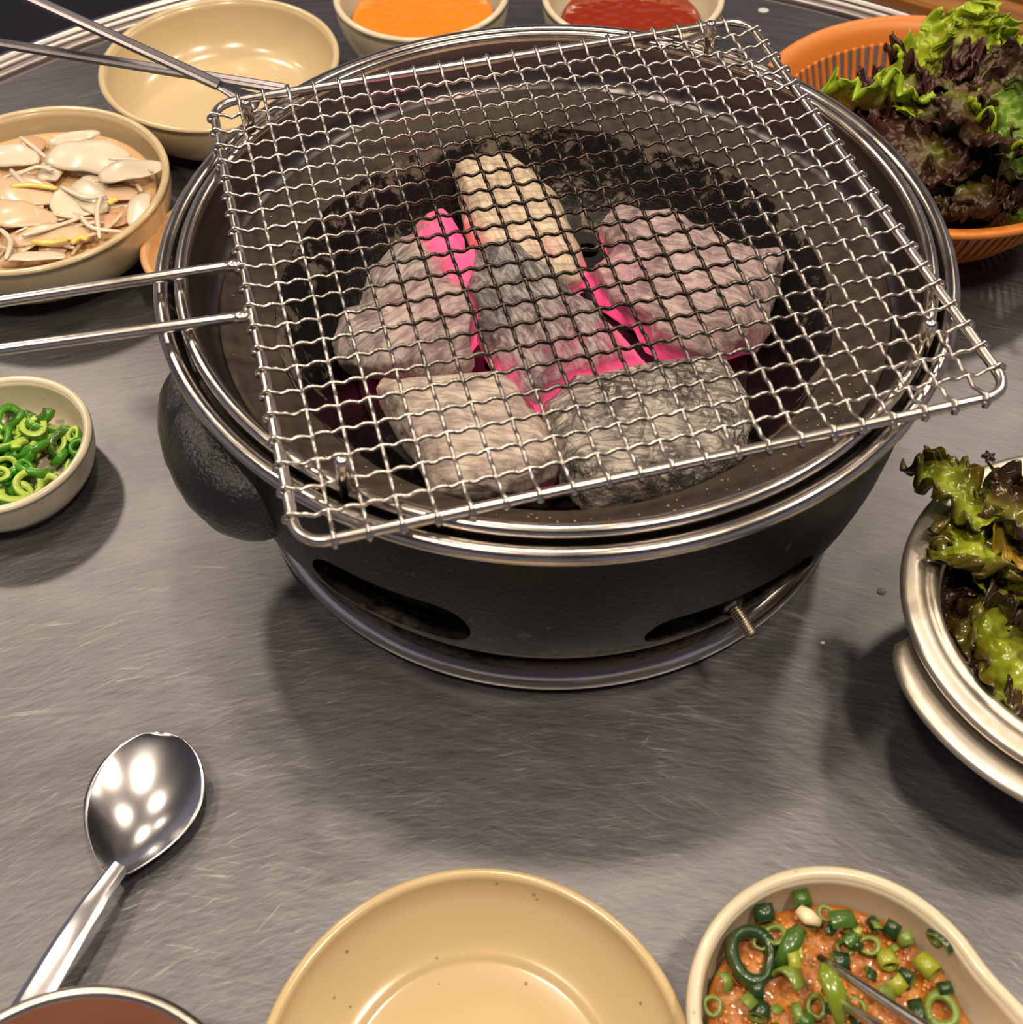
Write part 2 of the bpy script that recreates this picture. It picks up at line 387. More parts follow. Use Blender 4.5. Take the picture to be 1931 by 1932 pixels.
x.to(x.mix(n2, (.006, .006, .006, 1), (.016, .014, .013, 1)), 'Base Color'); x.set(Metallic=.0, Roughness=.2, Specular_IOR_Level=.8); x.bump(x.noise(480, 4, .6), .7, .0018)
for a in (206, 26): obj('handle', lug(math.radians(a)), x.m, bz)
# damper bolt
d = Vector((math.cos(math.radians(297)), math.sin(math.radians(297)), -.18)).normalized()
p0 = Vector((d.x*.1425, d.y*.1425, .0520))
bm = bmesh.new(); pts = []; rd = []
for i in range(49):
    pts.append(p0+d*(.006+.018*i/48)); rd.append(.0024+(.0005 if i % 3 else -.0003))
pts += [p0+d*.0245]; rd += [.0017]
tube(pts, rd, 12, bm); bolt = obj('bolt', bm, M['dark_steel'], bz)
bm = bmesh.new(); tube([p0+d*.004, p0+d*.0055, p0+d*.0095, p0+d*.0105], [.0048, .0056, .0052, .0036], 6, bm, up=(0, 0, 1)); obj('nut', bm, M['dark_steel'], bolt, False)
# ash flecks on the plate
rnd = random.Random(5); bm = bmesh.new()
for i in range(150):
    a = math.radians(rnd.uniform(225, 330) if i < 95 else rnd.uniform(0, 360)); r = rnd.uniform(.1235, .139)
    if r > .1225:
        z = .0990+(r-.1225)/(.1405-.1225)*.0062
    sphere(bm, (r*math.cos(a), r*math.sin(a), z+.0002), rnd.uniform(.00018, .00065), 1, (1, rnd.uniform(.5, 1), .5))
x = Mat('white_ash'); x.set(Base_Color=(.42, .37, .33, 1), Roughness=.9)
tag(obj('ash_flecks', bm, x.m), 'pale ash crumbs scattered on the brown plate around the fire', 'ash', kind='stuff')

# ------------------------------------------------------------------ wire grill
GX, GY, TH, SZ = 0.0045, -0.0031, 0.2433, 0.2615
GZ = .1337
SP = SZ/22; N = 21
wg = empty('wire_grill', (GX, GY, GZ), 'square crimped steel wire grill with a two rod handle lying over the brazier', 'grill net', rz=TH)
FR = .00205
h = SZ/2; cr = .011; pts = []
for (cx, cy, a0) in ((h-cr, h-cr, 0), (-h+cr, h-cr, 90), (-h+cr, -h+cr, 180), (h-cr, -h+cr, 270)):
    for k in range(9):
        a = math.radians(a0+90*k/8); pts.append((cx+cr*math.cos(a), cy+cr*math.sin(a), 0))
def subdiv(pts, closed=True, step=.012):
    out = []
    for i in range(len(pts) if closed else len(pts)-1):
        a, b = Vector(pts[i]), Vector(pts[(i+1) % len(pts)]); n = max(1, int((b-a).length/step))
        for k in range(n): out.append(a.lerp(b, k/n))
    if not closed: out.append(Vector(pts[-1]))
    return out
bm = tube(subdiv(pts), FR, 12, closed=True); obj('frame', bm, M['wire'], wg)
WR = .00082; AMP = .00078
rnd = random.Random(2)
def sag(u, v): return -.0006*math.exp(-((u/.09)**2+(v/.09)**2))
for ax in (0, 1):
    for j in range(N):
        v = -h+SP*(j+1) + rnd.uniform(-.0004, .0004); sg = 1 if (j+ax) % 2 else -1
        # straight length between the frame bars (shortened where the corner is round)
        L = h
        dv = h-abs(v)
        if dv < cr: L = h-cr+math.sqrt(max(0, cr*cr-(cr-dv)**2))
        pts = []; n = 22*8; dy = rnd.uniform(-.0004, .0004)
        pts += [(-L-.0012, -.0022), (-L-.0029, -.0008), (-L-.0026, .0016), (-L-.0006, .0032)]
        for i in range(n+1):
            u = -h+SP*22*i/n
            if abs(u) > L-.0025: continue
            amp = AMP*(1 if ax == 0 else .7)
            fade = min(1, (L-abs(u))/.006)
            z = sg*(-1 if ax else 1)*amp*math.cos(3*PI*(u+h)/SP)*fade + (1-fade)*.0022
            pts.append((u, z))
        pts += [(L+.0006, .0032), (L+.0026, .0016), (L+.0029, -.0008), (L+.0012, -.0022)]
        w1 = rnd.uniform(0, 6); w2 = rnd.uniform(.0002, .0007)
        P = []
        for u, z in pts:
            vv = v + w2*math.sin(u*25+w1)*(1-(u/h)**2 if abs(u) < h else 0)
            P.append((u, vv, z+sag(u, v)) if ax == 0 else (vv, u, z+sag(u, v)))
        bm = tube(P, WR, 6)
        for e in (-1, 1):
            c = (e*(L+.0024), v, .0002) if ax == 0 else (v, e*(L+.0024), .0002)
            sphere(bm, c, .0016, 1)
        obj('crossbar' if ax == 0 else 'lengthwise_wire', bm, M['net'], wg)
# handle: two rods joined by a loop out of the frame
inv = Matrix.Rotation(-TH, 4, 'Z')
def loc(p): return inv @ (Vector(p)-Vector((GX, GY, GZ)))
r1a, r1b = Vector((-.1300, -.0210, .1345)), Vector((-.2190, -.0402, .1350))
r2a, r2b = Vector((-.1232, -.0512, .1345)), Vector((-.2130, -.0672, .1350))
hd = bpy.data.objects.new('handle', None); C.objects.link(hd); hd.parent = wg; hd.empty_display_size = .01
ext = 1.9
e1 = r1a+(r1b-r1a)*ext; e2 = r2a+(r2b-r2a)*ext
obj('handle_rod', tube([loc(r1a+Vector((.002, .002, -.0015))), loc(r1a+(r1b-r1a)*.04), loc(r1b), loc(e1)], .0023, 12), M['wire'], hd)
obj('handle_rod', tube([loc(r2a+Vector((.002, .002, -.0015))), loc(r2a+(r2b-r2a)*.04), loc(r2b), loc(e2)], .0023, 12), M['wire'], hd)
mid = (e1+e2)/2; ax_ = (e1-mid); out = (e1-r1a).normalized()
obj('end_loop', tube([loc(mid+ax_*math.cos(PI*k/12)+out*ax_.length*math.sin(PI*k/12)) for k in range(13)], .0023, 12), M['wire'], hd)
for r in (r1a, r2a):
    bm = bmesh.new(); sphere(bm, loc(r+Vector((.0005, 0, .0))), .0030, 2, (1.3, 1, .8)); obj('weld', bm, M['wire'], hd)

# ------------------------------------------------------------------ charcoal
def coalmat(name, tone_a, tone_b, crack, stripes=0, bump=.5, streak=.3):
    x = Mat(name); n1 = x.noise(70, 6, .68); n2 = x.noise(320, 4, .6); n4 = x.noise(22, 3, .6)
    n5 = x.noise(55, 5, .62, x.mapping((1, .28, 1), (0, 0, .5)), .5)
    mp = x.mapping((1, .35, 1), (0, 0, .3))
    vs = x.noise(110, 4, .65, mp, .6)
    col = x.mix(x.ramp(n1, [(.35, 0.0), (.65, 1.0)]), tone_a, tone_b)
    col = x.mix(x.math('MULTIPLY', x.ramp(n4, [(.50, 0.0), (.66, 1.0)]), .65), col, tuple(c*.55+.03 for c in tone_a[:3])+(1,))
    ck = x.ramp(x.math('ADD', x.math('MULTIPLY', vs, .7), x.math('MULTIPLY', n1, .3)), [(.53, 0.0), (.60, 1.0)])
    if crack > .9:
        ve = x.vor(150, 'DISTANCE_TO_EDGE', x.mix(.012, x.tc.outputs['Object'], x.n['Noise Texture'].outputs['Color']))
        vz = x.vor(62, 'DISTANCE_TO_EDGE', x.mix(.03, x.tc.outputs['Object'], x.n['Noise Texture'].outputs['Color']))
        cr_ = x.math('MAXIMUM', x.ramp(ve, [(.02, 1.0), (.07, 0.0)]), x.ramp(vz, [(.015, 1.0), (.06, 0.0)]))
        ck = x.math('MAXIMUM', x.math('MULTIPLY', ck, .7), x.math('MULTIPLY', cr_, x.ramp(n4, [(.44, 0.0), (.54, 1.0)])))
    col = x.mix(x.math('MULTIPLY', ck, crack), col, (.035, .032, .035, 1))
    st = x.noise(1.0, 5, .7, x.mapping((70, 420, 120), (0, 0, streak)), .8); st2 = x.noise(1.0, 4, .7, x.mapping((30, 160, 60), (0, 0, streak+.15)), .6)
    col = x.mix(x.math('MULTIPLY', x.ramp(st, [(.49, 0.0), (.57, 1.0)]), .3+.5*crack), col, tuple(c*.30 for c in tone_b[:3])+(1,))
    col = x.mix(x.math('MULTIPLY', x.ramp(st2, [(.52, 0.0), (.60, 1.0)]), .25+.5*crack), col, tuple(c*.42+.01 for c in tone_b[:3])+(1,))
    col = x.mix(x.math('MULTIPLY', x.ramp(st, [(.36, 1.0), (.44, 0.0)]), .35), col, (.72, .66, .62, 1))
    if stripes:
        wv = x.n.new('ShaderNodeTexWave'); wv.inputs['Scale'].default_value = stripes; wv.inputs['Distortion'].default_value = 2.5; wv.inputs['Detail'].default_value = 3; wv.inputs['Detail Scale'].default_value = 3; wv.bands_direction = 'Y'
        x.l.new(x.tc.outputs['Object'], wv.inputs['Vector'])
        col = x.mix(x.math('MULTIPLY', x.ramp(wv.outputs['Fac'], [(.0, 1.0), (.22, 0.0)]), .45), col, (.20, .16, .14, 1))
    x.set(Roughness=.9)
    g = x.attr('glow'); gn = x.math('ADD', g, x.math('MULTIPLY', x.math('SUBTRACT', n1, .5), .55))
    x.to(x.mix(x.ramp(gn, [(.25, 0.0), (.8, .85)]), col, (.30, .03, .07, 1)), 'Base Color')
    g2 = x.ramp(gn, [(.06, 0.0), (.28, .10), (.55, .38), (.9, 1.0)])
    x.l.new(x.ramp(gn, [(.2, (.75, .05, .16, 1)), (.9, (1.0, .075, .21, 1))]), x.p.inputs['Emission Color'])
    x.l.new(x.math('MULTIPLY', g2, 1.15), x.p.inputs['Emission Strength'])
    hgt = x.math('ADD', x.math('MULTIPLY', x.math('ADD', n2, x.math('MULTIPLY', st, 1.5)), .35), x.math('SUBTRACT', x.math('MULTIPLY', n5, 1.2), x.math('MULTIPLY', ck, crack*.9)))
    x.bump(hgt, bump, .0022); return x.m
def coal(name_label, poly, zb, zt, mat, glows, seed, shift=26, rough=.0030, topscale=.74, facet=.05):
    """lump whose outline in plan comes from where its edge stands; zb/zt bottom and top heights"""
    rnd = random.Random(seed)
    P = [Vector((a, b)) for a, b in poly]; c = sum(P, Vector((0, 0)))/len(P)
    P = smoothpoly([(p.x, p.y, 0) for p in P], 4)
    P = [Vector((p.x, p.y)) for p in P]; bm = bmesh.new(); rings = []
    #         frac z, image scale, image shift
    lev = [(0, .78, 1.0), (.12, .90, .85), (.35, .985, .3), (.6, .99, -.15), (.8, .93, -.45), (.93, .84, -.65), (1.0, .70, -.75), (1.01, .52, -.6), (1.02, .3, -.4), (1.02, .12, -.2)]
    for f, s, sh in lev:
        ring = []
        for p in P:
            d = (p-c)*s; q = at(c.x+d.x, c.y+d.y+sh*shift, zb+(zt-zb)*f)
            ring.append(bm.verts.new(q))
        rings.append(ring)
    n = len(P)
    bm.faces.new(rings[0][::-1]); bm.faces.new(rings[-1])
    for A, B in zip(rings, rings[1:]):
        for k in range(n): l = (k+1) % n; bm.faces.new((A[k], A[l], B[l], B[k]))
    bmesh.ops.subdivide_edges(bm, edges=bm.edges[:], cuts=1, use_grid_fill=True)
    fix(bm); off = Vector((seed*3.1, seed*1.7, 0))
    for v in bm.verts:
        nn = v.normal
        a = noise.noise((v.co+off)*38); b = noise.noise((v.co+off)*110); e = noise.noise((v.co+off)*260)
        cell = noise.voronoi((v.co+off)*55)[0][0]
        rg = 1-abs(noise.noise((v.co+off*2)*46))*2.2
        v.co += nn*(rough*(a*1.2+b*.5+e*.25+rg*.8)+ (cell-.35)*rough*1.1)
        v.co.z = max(v.co.z, zb-.001)
    tm = bpy.data.meshes.new('t'); bm.to_mesh(tm); bm.free(); to_ = bpy.data.objects.new('t', tm); C.objects.link(to_)
    md = to_.modifiers.new('d', 'DECIMATE'); md.ratio = facet
    dg = bpy.context.evaluated_depsgraph_get(); dg.update(); tm2 = bpy.data.meshes.new_from_object(to_.evaluated_get(dg)); bpy.data.objects.remove(to_)
    bm = bmesh.new(); bm.from_mesh(tm2)
    bmesh.ops.bevel(bm, geom=bm.edges[:], offset=.0006, segments=1, affect='EDGES')
    bmesh.ops.triangulate(bm, faces=bm.faces); bmesh.ops.subdivide_edges(bm, edges=bm.edges[:], cuts=2, use_grid_fill=True); bm.normal_update()
    for v in bm.verts:
        v.co += v.normal*(.0007*noise.noise((v.co+off)*170)+.0004*noise.noise((v.co+off)*420)); v.co.z = max(v.co.z, zb-.001)
    org = at(c.x, c.y, (zb+zt)/2); org.z = zb
    for v in bm.verts: v.co -= org
    o = obj('charcoal', bm, mat, loc=org); sharp(o, 38)
    att = o.data.attributes.new('glow', 'FLOAT', 'POINT')
    G = [(at(gx, gy, (zb+zt)/2+gz), gr, gs) for gx, gy, gz, gr, gs in glows]
    vals = []
    for v in o.data.vertices:
        w_ = v.co+org; g = 0
        for q, r_, s_ in G: g = max(g, s_*1.3*math.exp(-((w_-q).length/(r_*1.35))**3))
        vals.append(g)
    att.data.foreach_set('value', vals)
    tag(o, name_label, 'charcoal'); return o
Z0 = .0605
A_ = srgb(182, 166, 158); B_ = srgb(140, 128, 128)
coal('ash covered charcoal lump glowing pink along its right edge, leftmost in the fire',
     [(632, 660), (645, 632), (695, 562), (715, 512), (785, 444), (822, 408), (848, 410), (862, 440), (872, 482), (899, 492), (890, 560), (896, 620), (885, 688), (860, 712), (800, 716), (740, 706), (690, 700), (650, 690)],
     Z0, .094, coalmat('ash_grey', srgb(194, 178, 174), srgb(146, 136, 138), .45, 0, .5, -.7), [(845, 430, .008, .011, 1.0), (858, 480, .008, .014, 1.15), (880, 520, .006, .014, 1.15), (886, 570, .0, .013, 1.0), (885, 625, 0, .011, .7), (870, 670, -.004, .011, .55), (820, 640, 0, .022, .28), (690, 690, -.008, .006, .9)], 3)
coal('pale tan ash covered charcoal piece standing at the back of the fire',
     [(852, 302), (900, 292), (965, 300), (1010, 335), (1045, 372), (1065, 410), (1088, 470), (1108, 535), (1060, 560), (990, 555), (905, 480), (880, 430), (862, 360)],
     Z0, .092, coalmat('ash_tan', srgb(222, 206, 182), srgb(200, 178, 156), .08, 55, .3, 1.2), [(930, 468, .006, .009, .40), (985, 486, .006, .009, .55), (1040, 508, .004, .010, .65), (1092, 535, 0, .009, .7)], 7, rough=.0012)
coal('dark streaked grey charcoal lump at the centre glowing pink underneath',
     [(903, 500), (925, 468), (980, 468), (1012, 498), (1060, 540), (1112, 592), (1160, 648), (1194, 682), (1182, 706), (1130, 722), (1060, 742), (1003, 770), (962, 722), (922, 662), (897, 600), (895, 545)],
     Z0, .100, coalmat('ash_streaked', srgb(170, 164, 164), srgb(120, 115, 118), .75, 0, .6, 1.1), [(904, 560, -.004, .011, .8), (905, 610, -.006, .012, .9), (930, 670, -.008, .012, .6), (1008, 744, -.004, .0165, 1.0), (1075, 724, -.003, .0165, 1.05), (1140, 706, -.001, .0155, 1.0), (1185, 690, -.002, .010, 1.0), (1060, 670, .004, .020, .26), (950, 460, 0, .01, .6)], 11)
coal('large pinkish grey charcoal lump with a pointed left corner, right side of the fire',
     [(1145, 455), (1152, 420), (1190, 410), (1270, 405), (1300, 428), (1340, 440), (1380, 465), (1430, 490), (1472, 492), (1466, 522), (1450, 572), (1425, 640), (1370, 672), (1338, 686), (1290, 672), (1240, 650), (1205, 620), (1160, 580), (1106, 530), (1130, 508), (1157, 482)],
     Z0, .094, coalmat('ash_pink', srgb(200, 174, 174), srgb(160, 142, 146), .4, 0, .5, .4), [(1150, 470, -.004, .007, .7), (1120, 535, -.003, .010, .75), (1160, 585, -.006, .010, .65), (1225, 640, -.006, .011, .65), (1290, 670, -.008, .014, .6), (1360, 665, -.008, .016, .35), (1150, 540, .004, .02, .25)], 17)
coal('smooth beige ash covered charcoal block at the front left of the fire',
     [(716, 732), (760, 716), (850, 712), (950, 712), (988, 750), (1012, 792), (1032, 832), (1062, 872), (1050, 897), (1010, 920), (960, 940), (890, 947), (822, 932), (790, 872), (750, 800)],
     Z0, .096, coalmat('ash_beige', srgb(212, 198, 182), srgb(172, 154, 152), .22, 0, .4, .15), [(725, 730, 0, .008, .3), (1000, 915, -.012, .012, .18)], 23, rough=.0015)
coal('cracked grey charcoal log lying at the front right of the fire',
     [(1032, 768), (1060, 742), (1130, 718), (1200, 702), (1270, 692), (1335, 686), (1368, 696), (1392, 722), (1407, 772), (1402, 850), (1386, 882), (1300, 927), (1150, 957), (1104, 957), (1085, 920), (1060, 880), (1034, 805)],
     Z0, .098, coalmat('ash_cracked', srgb(204, 196, 186), srgb(152, 144, 140), .95, 0, .8, .1), [], 29)

# ------------------------------------------------------------------ bowls
def bowl_profile(R, H_, base, t=.0032, lip=.0022, deep=.6, foot=.004, inner_flat=None):
    """outer from foot to lip, then inside down to the centre"""
    out = []
    n = 14; ib = inner_flat or base*.96
    out += [(0, foot*.6), (base*.86, foot*.6), (base*.90, 0), (base, 0), (base*1.01, foot)]
    for i in range(1, n+1):
        s = i/n; r = base*1.01+(R-lip*.2-base*1.01)*math.sin(s*PI/2)**deep if deep != 1 else base+(R-base)*s
        z = foot+(H_-lip-foot)*(1-math.cos(s*PI/2))**.9
        out.append((min(r, R), z))
    out += arcprof(R-lip, H_-lip, lip, 0, 180, 8)
    Ri = R-2*lip
    for i in range(n, -1, -1):
        s = i/n; r = ib+(Ri-ib)*math.sin(s*PI/2)**(deep*1.05)
        z = foot+t*.6+(H_-lip-foot-t*.6)*(1-math.cos(s*PI/2))**.9
        out.append((min(r, Ri), z))
    out.append((0, foot+t*.6))
    return out
def bowl(name, c, R, H_, base, mat, label, cat, **k):
    """c: rim centre at height H_ above the table"""
    return tag(obj(name, fix(lathe(bowl_profile(R, H_, base, **k), 96)), mat, loc=(c[0], c[1], 0)), label, cat)
EB = (-.196, .287); SB = (-.2835, .163); CB = (-.263, -.017); OB = (-.072, .350); RB = (.065, .344); SM = (-.1785, .128)
bowl('bowl', EB, .0745, .038, .050, M['cream'], 'empty cream bowl with two long utensils across it, back left', 'bowl', deep=.8)
bowl('bowl', SB, .0755, .040, .052, M['cream'], 'cream bowl holding pale radish and onion slices, left edge', 'bowl', deep=.8)
bowl('dish', CB, .0440, .0275, .034, M['cream_pale'], 'small cream dish of chopped green chilli on the left', 'dish', deep=.8)
bowl('bowl', OB, .0573, .045, .034, M['cream_pale'], 'cream bowl of orange sauce behind the brazier', 'bowl', deep=.95)
bowl('bowl', RB, .0592, .045, .036, M['cream_pale'], 'pale bowl of dark red sauce behind the brazier', 'bowl', deep=.95)
bowl('dish', SM, .0425, .025, .030, M['peach'], 'small peach dish tucked between the radish bowl and the brazier', 'dish', deep=.85)
# front plate with a stepped well
PB = (-.0355, -.3040); R = .0745
prof = [(0, .002), (.044, .002), (.046, 0), (.0490, 0), (.0500, .003), (.058, .009), (.066, .0165), (.0725, .0235)] + arcprof(R-.0022, .0253, .0022, -20, 180, 8) + \
       [(.0690, .0215), (.0660, .0180), (.0600, .0128), (.0545, .0092), (.0500, .0072), (.0487, .0070), (.0478, .0062), (.0462, .0056), (.03, .0054), (0, .0054)]
tag(obj('plate', fix(lathe(prof, 128)), M['cream_speck'], loc=(PB[0], PB[1], 0)), 'empty speckled cream plate with a round well, front centre', 'plate')
# liquid surfaces
def liquid(name, c, r, z, mat, label, cat, amp=.0002):
    bm = bmesh.new(); bmesh.ops.create_grid(bm, x_segments=60, y_segments=60, size=1)
    for v in bm.verts:
        x_, y_ = v.co.x, v.co.y
        # square -> disc
        X = x_*math.sqrt(1-y_*y_/2); Y = y_*math.sqrt(1-x_*x_/2); d = math.hypot(X, Y)
        v.co = Vector((X*r, Y*r, (z + amp*noise.noise(Vector((X*r*220, Y*r*220, 1)))*(1-d**6)) if d < .985 else z-.0012))
    return tag(obj(name, bm, mat, loc=(c[0], c[1], 0)), label, cat)
def sauce(name, a, b, rough=.12, sc_=30):
    x = Mat(name); n = x.noise(sc_, 4, .6); x.to(x.mix(n, a, b), 'Base Color'); x.set(Roughness=rough, Coat_Weight=.5, Coat_Roughness=.03)
    x.bump(x.noise(120, 3), .12, .0006); return x.m
liquid('sauce', OB, .0465, .030, sauce('orange_sauce', srgb(214, 118, 22), srgb(228, 142, 40)), 'orange sauce filling the bowl behind the brazier', 'sauce')
liquid('sauce', RB, .0460, .027, sauce('dark_red_sauce', srgb(120, 34, 10), srgb(150, 50, 18), .06), 'clear dark red sauce in the bowl behind the brazier', 'sauce')
liquid('broth', SB, .0655, .0290, sauce('amber_broth', srgb(206, 160, 112), srgb(222, 186, 142), .15), 'amber brine under the sliced radish', 'liquid')
# steel cup, lower left corner
MC = (-.1593, -.3357)
prof = [(0, .002), (.040, .002), (.0425, 0), (.0445, .002), (.049, .014), (.054, .030), (.0575, .045)] + arcprof(.0578, .0478, .0024, -30, 190, 10) + [(.0545, .044), (.0520, .030), (.0470, .015), (.042, .005), (0, .004)]
tag(obj('steel_bowl', fix(lathe(prof, 96)), metal('bowl_steel', (.56, .50, .46, 1), .3, .08), loc=(MC[0], MC[1], 0)), 'stainless steel bowl of brown red broth in the front left corner', 'bowl')
liquid('broth', MC, .0502, .024, sauce('brown_red_broth', srgb(120, 66, 52), srgb(160, 112, 88), .3, 45), 'brownish red broth inside the steel bowl', 'liquid')

# sauce bowl with a spout
QB = (.087, -.2885); QR = .0525; QH = .040
def spout(a, z):
    d = (math.degrees(a)-(-38)+180) % 360-180
    k = max(0, 1-abs(d)/62); f = (z/QH)
    return 1+.62*(k*k*(3-2*k))**1.15*(.25+.75*f)
prof = bowl_profile(QR, QH, .033, t=.003, lip=.0026, deep=.9)
tag(obj('sauce_bowl', fix(lathe(prof, 144, rmod=spout)), M['cream_pale'], loc=(QB[0], QB[1], 0)), 'cream bowl with a pointed pouring side filled with scallion sauce, front right', 'bowl')
bm = bmesh.new(); rings = []
rnd = random.Random(8)
for i in range(29):
    ring = []; rr = i/28
    for k in range(120):
        a = 2*PI*k/120; R_ = .0438*(1+.05*noise.noise(Vector((math.cos(a)*3, math.sin(a)*3, 0))))*(1+.45*(spout(a, .03)-1)/.5*.5)
        q = Vector((R_*rr*math.cos(a), R_*rr*math.sin(a), 0))
        bump_ = .0022*noise.noise(q*90)+.0013*noise.noise(q*260)+.0008*noise.noise(q*600)
        z = .0255+.003*(1-rr**2)+bump_*(1-rr**8) - (.002 if rr == 1 else 0)
        ring.append(bm.verts.new((q.x, q.y, z)))
    rings.append(ring)
for A, B in zip(rings, rings[1:]):
    for k in range(120):
        l = (k+1) % 120
        bm.faces.new((A[k], B[k], B[l], A[l]))
bmesh.ops.remove_doubles(bm, verts=bm.verts, dist=1e-5)
x = Mat('chunky_orange_sauce'); n = x.noise(140, 5, .65); n2 = x.noise(420, 3, .6)
x.to(x.mix(n2, x.ramp(n, [(.35, srgb(98, 40, 6)), (.50, srgb(160, 84, 20)), (.70, srgb(196, 138, 58))]), srgb(190, 120, 44)), 'Base Color')
x.set(Roughness=.24, Coat_Weight=.35, Coat_Roughness=.05); x.bump(n, .9, .0018)
tag(obj('chunky_sauce', fix(bm), x.m, loc=(QB[0], QB[1], 0)), 'chunky orange bean sauce in the pointed cream bowl', 'sauce')

# ------------------------------------------------------------------ scallion and chilli pieces
def ringpiece(R, r, h_, seed, squash=1.0, arc=360, n=16):
    """short hollow tube slice: outside skin material 0, inside 1"""
    rnd = random.Random(seed); bm = bmesh.new()
    cols = []
    full = arc >= 359; m_ = n if full else n+1
    for k in range(m_):
        a = math.radians(arc)*k/n; w_ = 1+.10*math.sin(2*a+seed)+.05*math.sin(3*a+seed*2)
        ca, sa = math.cos(a)*w_, math.sin(a)*w_*squash
        cols.append([bm.verts.new((R*ca, R*sa, -h_/2)), bm.verts.new((R*1.03*ca, R*1.03*sa, 0)), bm.verts.new((R*ca, R*sa, h_/2)), bm.verts.new((r*ca, r*sa, h_/2)), bm.verts.new((r*.97*ca, r*.97*sa, 0)), bm.verts.new((r*ca, r*sa, -h_/2))])
    for k in range(n):
        A, B = cols[k], cols[(k+1) % m_]
        for i in range(6):
            j = (i+1) % 6; f = bm.faces.new((A[i], B[i], B[j], A[j])); f.material_index = 0 if i in (0, 1) else 1
    if not full:
        bm.faces.new(cols[0]); bm.faces.new(cols[-1][::-1])
    return fix(bm)
def veg(name, c, rough=.3, var=.25, sc_=80):
    x = Mat(name); n = x.noise(sc_, 3); d = tuple(v*(1-var) for v in c[:3])+(1,); l = tuple(min(1, v*(1+var)) for v in c[:3])+(1,)
    x.to(x.mix(n, d, l), 'Base Color'); x.set(Roughness=rough, Coat_Weight=.4, Coat_Roughness=.05); return x.m
G1 = veg('chilli_green', srgb(70, 142, 30)); G2 = veg('chilli_pale', srgb(178, 205, 84)); G3 = veg('scallion_dark', srgb(30, 58, 24)); G4 = veg('scallion_mid', srgb(62, 98, 30)); G5 = veg('scallion_light', srgb(148, 154, 44)); G6 = veg('scallion_inner', srgb(110, 130, 50))
# chilli in the small dish
rnd = random.Random(31)
Pch = []
def chilli_piece(pos, R, r, h_, seed, rot, mats, arc, label, group='sliced green chilli in the small dish'):
    o = obj('chilli_slice', ringpiece(R, r, h_, seed, rnd.uniform(.75, 1), arc), mats, loc=pos, rot=rot)
    tag(o, label, 'chilli', group)
CL = 'thin slice of green chilli heaped in the small cream dish'
k = 0
while k < 84:
    a = rnd.uniform(0, 2*PI); d = .030*math.sqrt(rnd.random())
    x_, y_ = d*math.cos(a), d*math.sin(a)
    dens = -x_*10-y_*14+.75          # heaped to the near left
    if rnd.random() > dens: continue
    lay = rnd.random(); z = .0105+lay*.012*max(0, min(1, dens))*(1-(d/.04)**2)
    Rr = min(rnd.uniform(.0050, .0092), max(.0045, .0365-d)); arc = rnd.choice((360, 360, 250, 170, 130))
    chilli_piece((CB[0]+x_, CB[1]+y_, z), Rr, Rr*.58, rnd.uniform(.0022, .0050), k, (rnd.uniform(-.8, .8), rnd.uniform(-.8, .8), rnd.uniform(0, 6)), [G1, rnd.choice((G1, G2, G2, G4))], arc, CL)
    k += 1
for (px, py, R_, mt, lb) in ((65, 808, .0085, [G4, G2], 'pale green chilli ring with seeds at the centre of the small dish'), (140, 822, .0045, [G1, G2], 'lone small chilli bit near the right rim of the small dish'), (146, 845, .0048, [G1, G1], 'dark green chilli bit against the right rim of the small dish, lower of the pair'), (72, 775, .009, [G1, G4], 'glossy dark green chilli curl leaning at the back of the small dish')):
    p = at(px, py, .016)
    o = obj('chilli_slice', ringpiece(R_, R_*.55, .004, px, .85, 360 if R_ != .009 else 180), mt, loc=p, rot=(rnd.uniform(-.4, .4), rnd.uniform(-.4, .4), px)); tag(o, lb, 'chilli')
# scallions in the sauce
SC = [(1441, 1724, 'tube', G3, 1.3), (1513, 1696, 'tube', G4, 1.1), (1560, 1724, 'ring', G3, .8), (1577, 1748, 'slab', G4, 1.5), (1650, 1744, 'tube', G3, .9), (1683, 1753, 'tube', G3, 1.1), (1708, 1772, 'tube', G6, 1.0),
      (1770, 1763, 'tube', G3, 1.15), (1773, 1790, 'slab', G3, 1.2), (1675, 1811, 'tube', G5, 1.2), (1750, 1823, 'tube', G5, 1.5), (1711, 1844, 'tube', G3, 1.1), (1693, 1858, 'tube', G5, 1.1), (1632, 1852, 'slab', G3, .9),
      (1585, 1815, 'tube', G3, 1.2), (1602, 1780, 'slab', G4, 1.0), (1640, 1785, 'ring', G3, 1.0), (1783, 1866, 'tube', G3, 1.0), (1776, 1908, 'ring', G4, 1.6), (1495, 1822, 'slab', G5, 1.0), (1512, 1805, 'slab', G5, .8),
      (1428, 1866, 'tube', G3, 1.1), (1433, 1908, 'tube', G3, 1.2), (1345, 1898, 'ring', G3, .9), (1463, 1765, 'ring', G3, 1.1), (1487, 1870, 'slab', G6, 1.4), (1540, 1900, 'ring', G3, 1.0), (1400, 1905, 'slab', G6, 1.2), (1655, 1880, 'slab', G6, 1.2), (1520, 1925, 'tube', G4, 1.1), (1735, 1915, 'slab', G3, 1.2), (1360, 1860, 'slab', G6, .9), (1620, 1760, 'slab', G5, .9), (1560, 1760, 'slab', G3, .9), (1650, 1760, 'slab', G6, .8)]
for k in range(26):
    a = rnd.uniform(0, 2*PI); d = .038*math.sqrt(rnd.random()); SC.append((QB[0]+d*math.cos(a), QB[1]+d*math.sin(a)+.004, rnd.choice(('tube', 'slab', 'ring', 'slab')), rnd.choice((G3, G3, G6, G4)), rnd.uniform(.5, .95)))
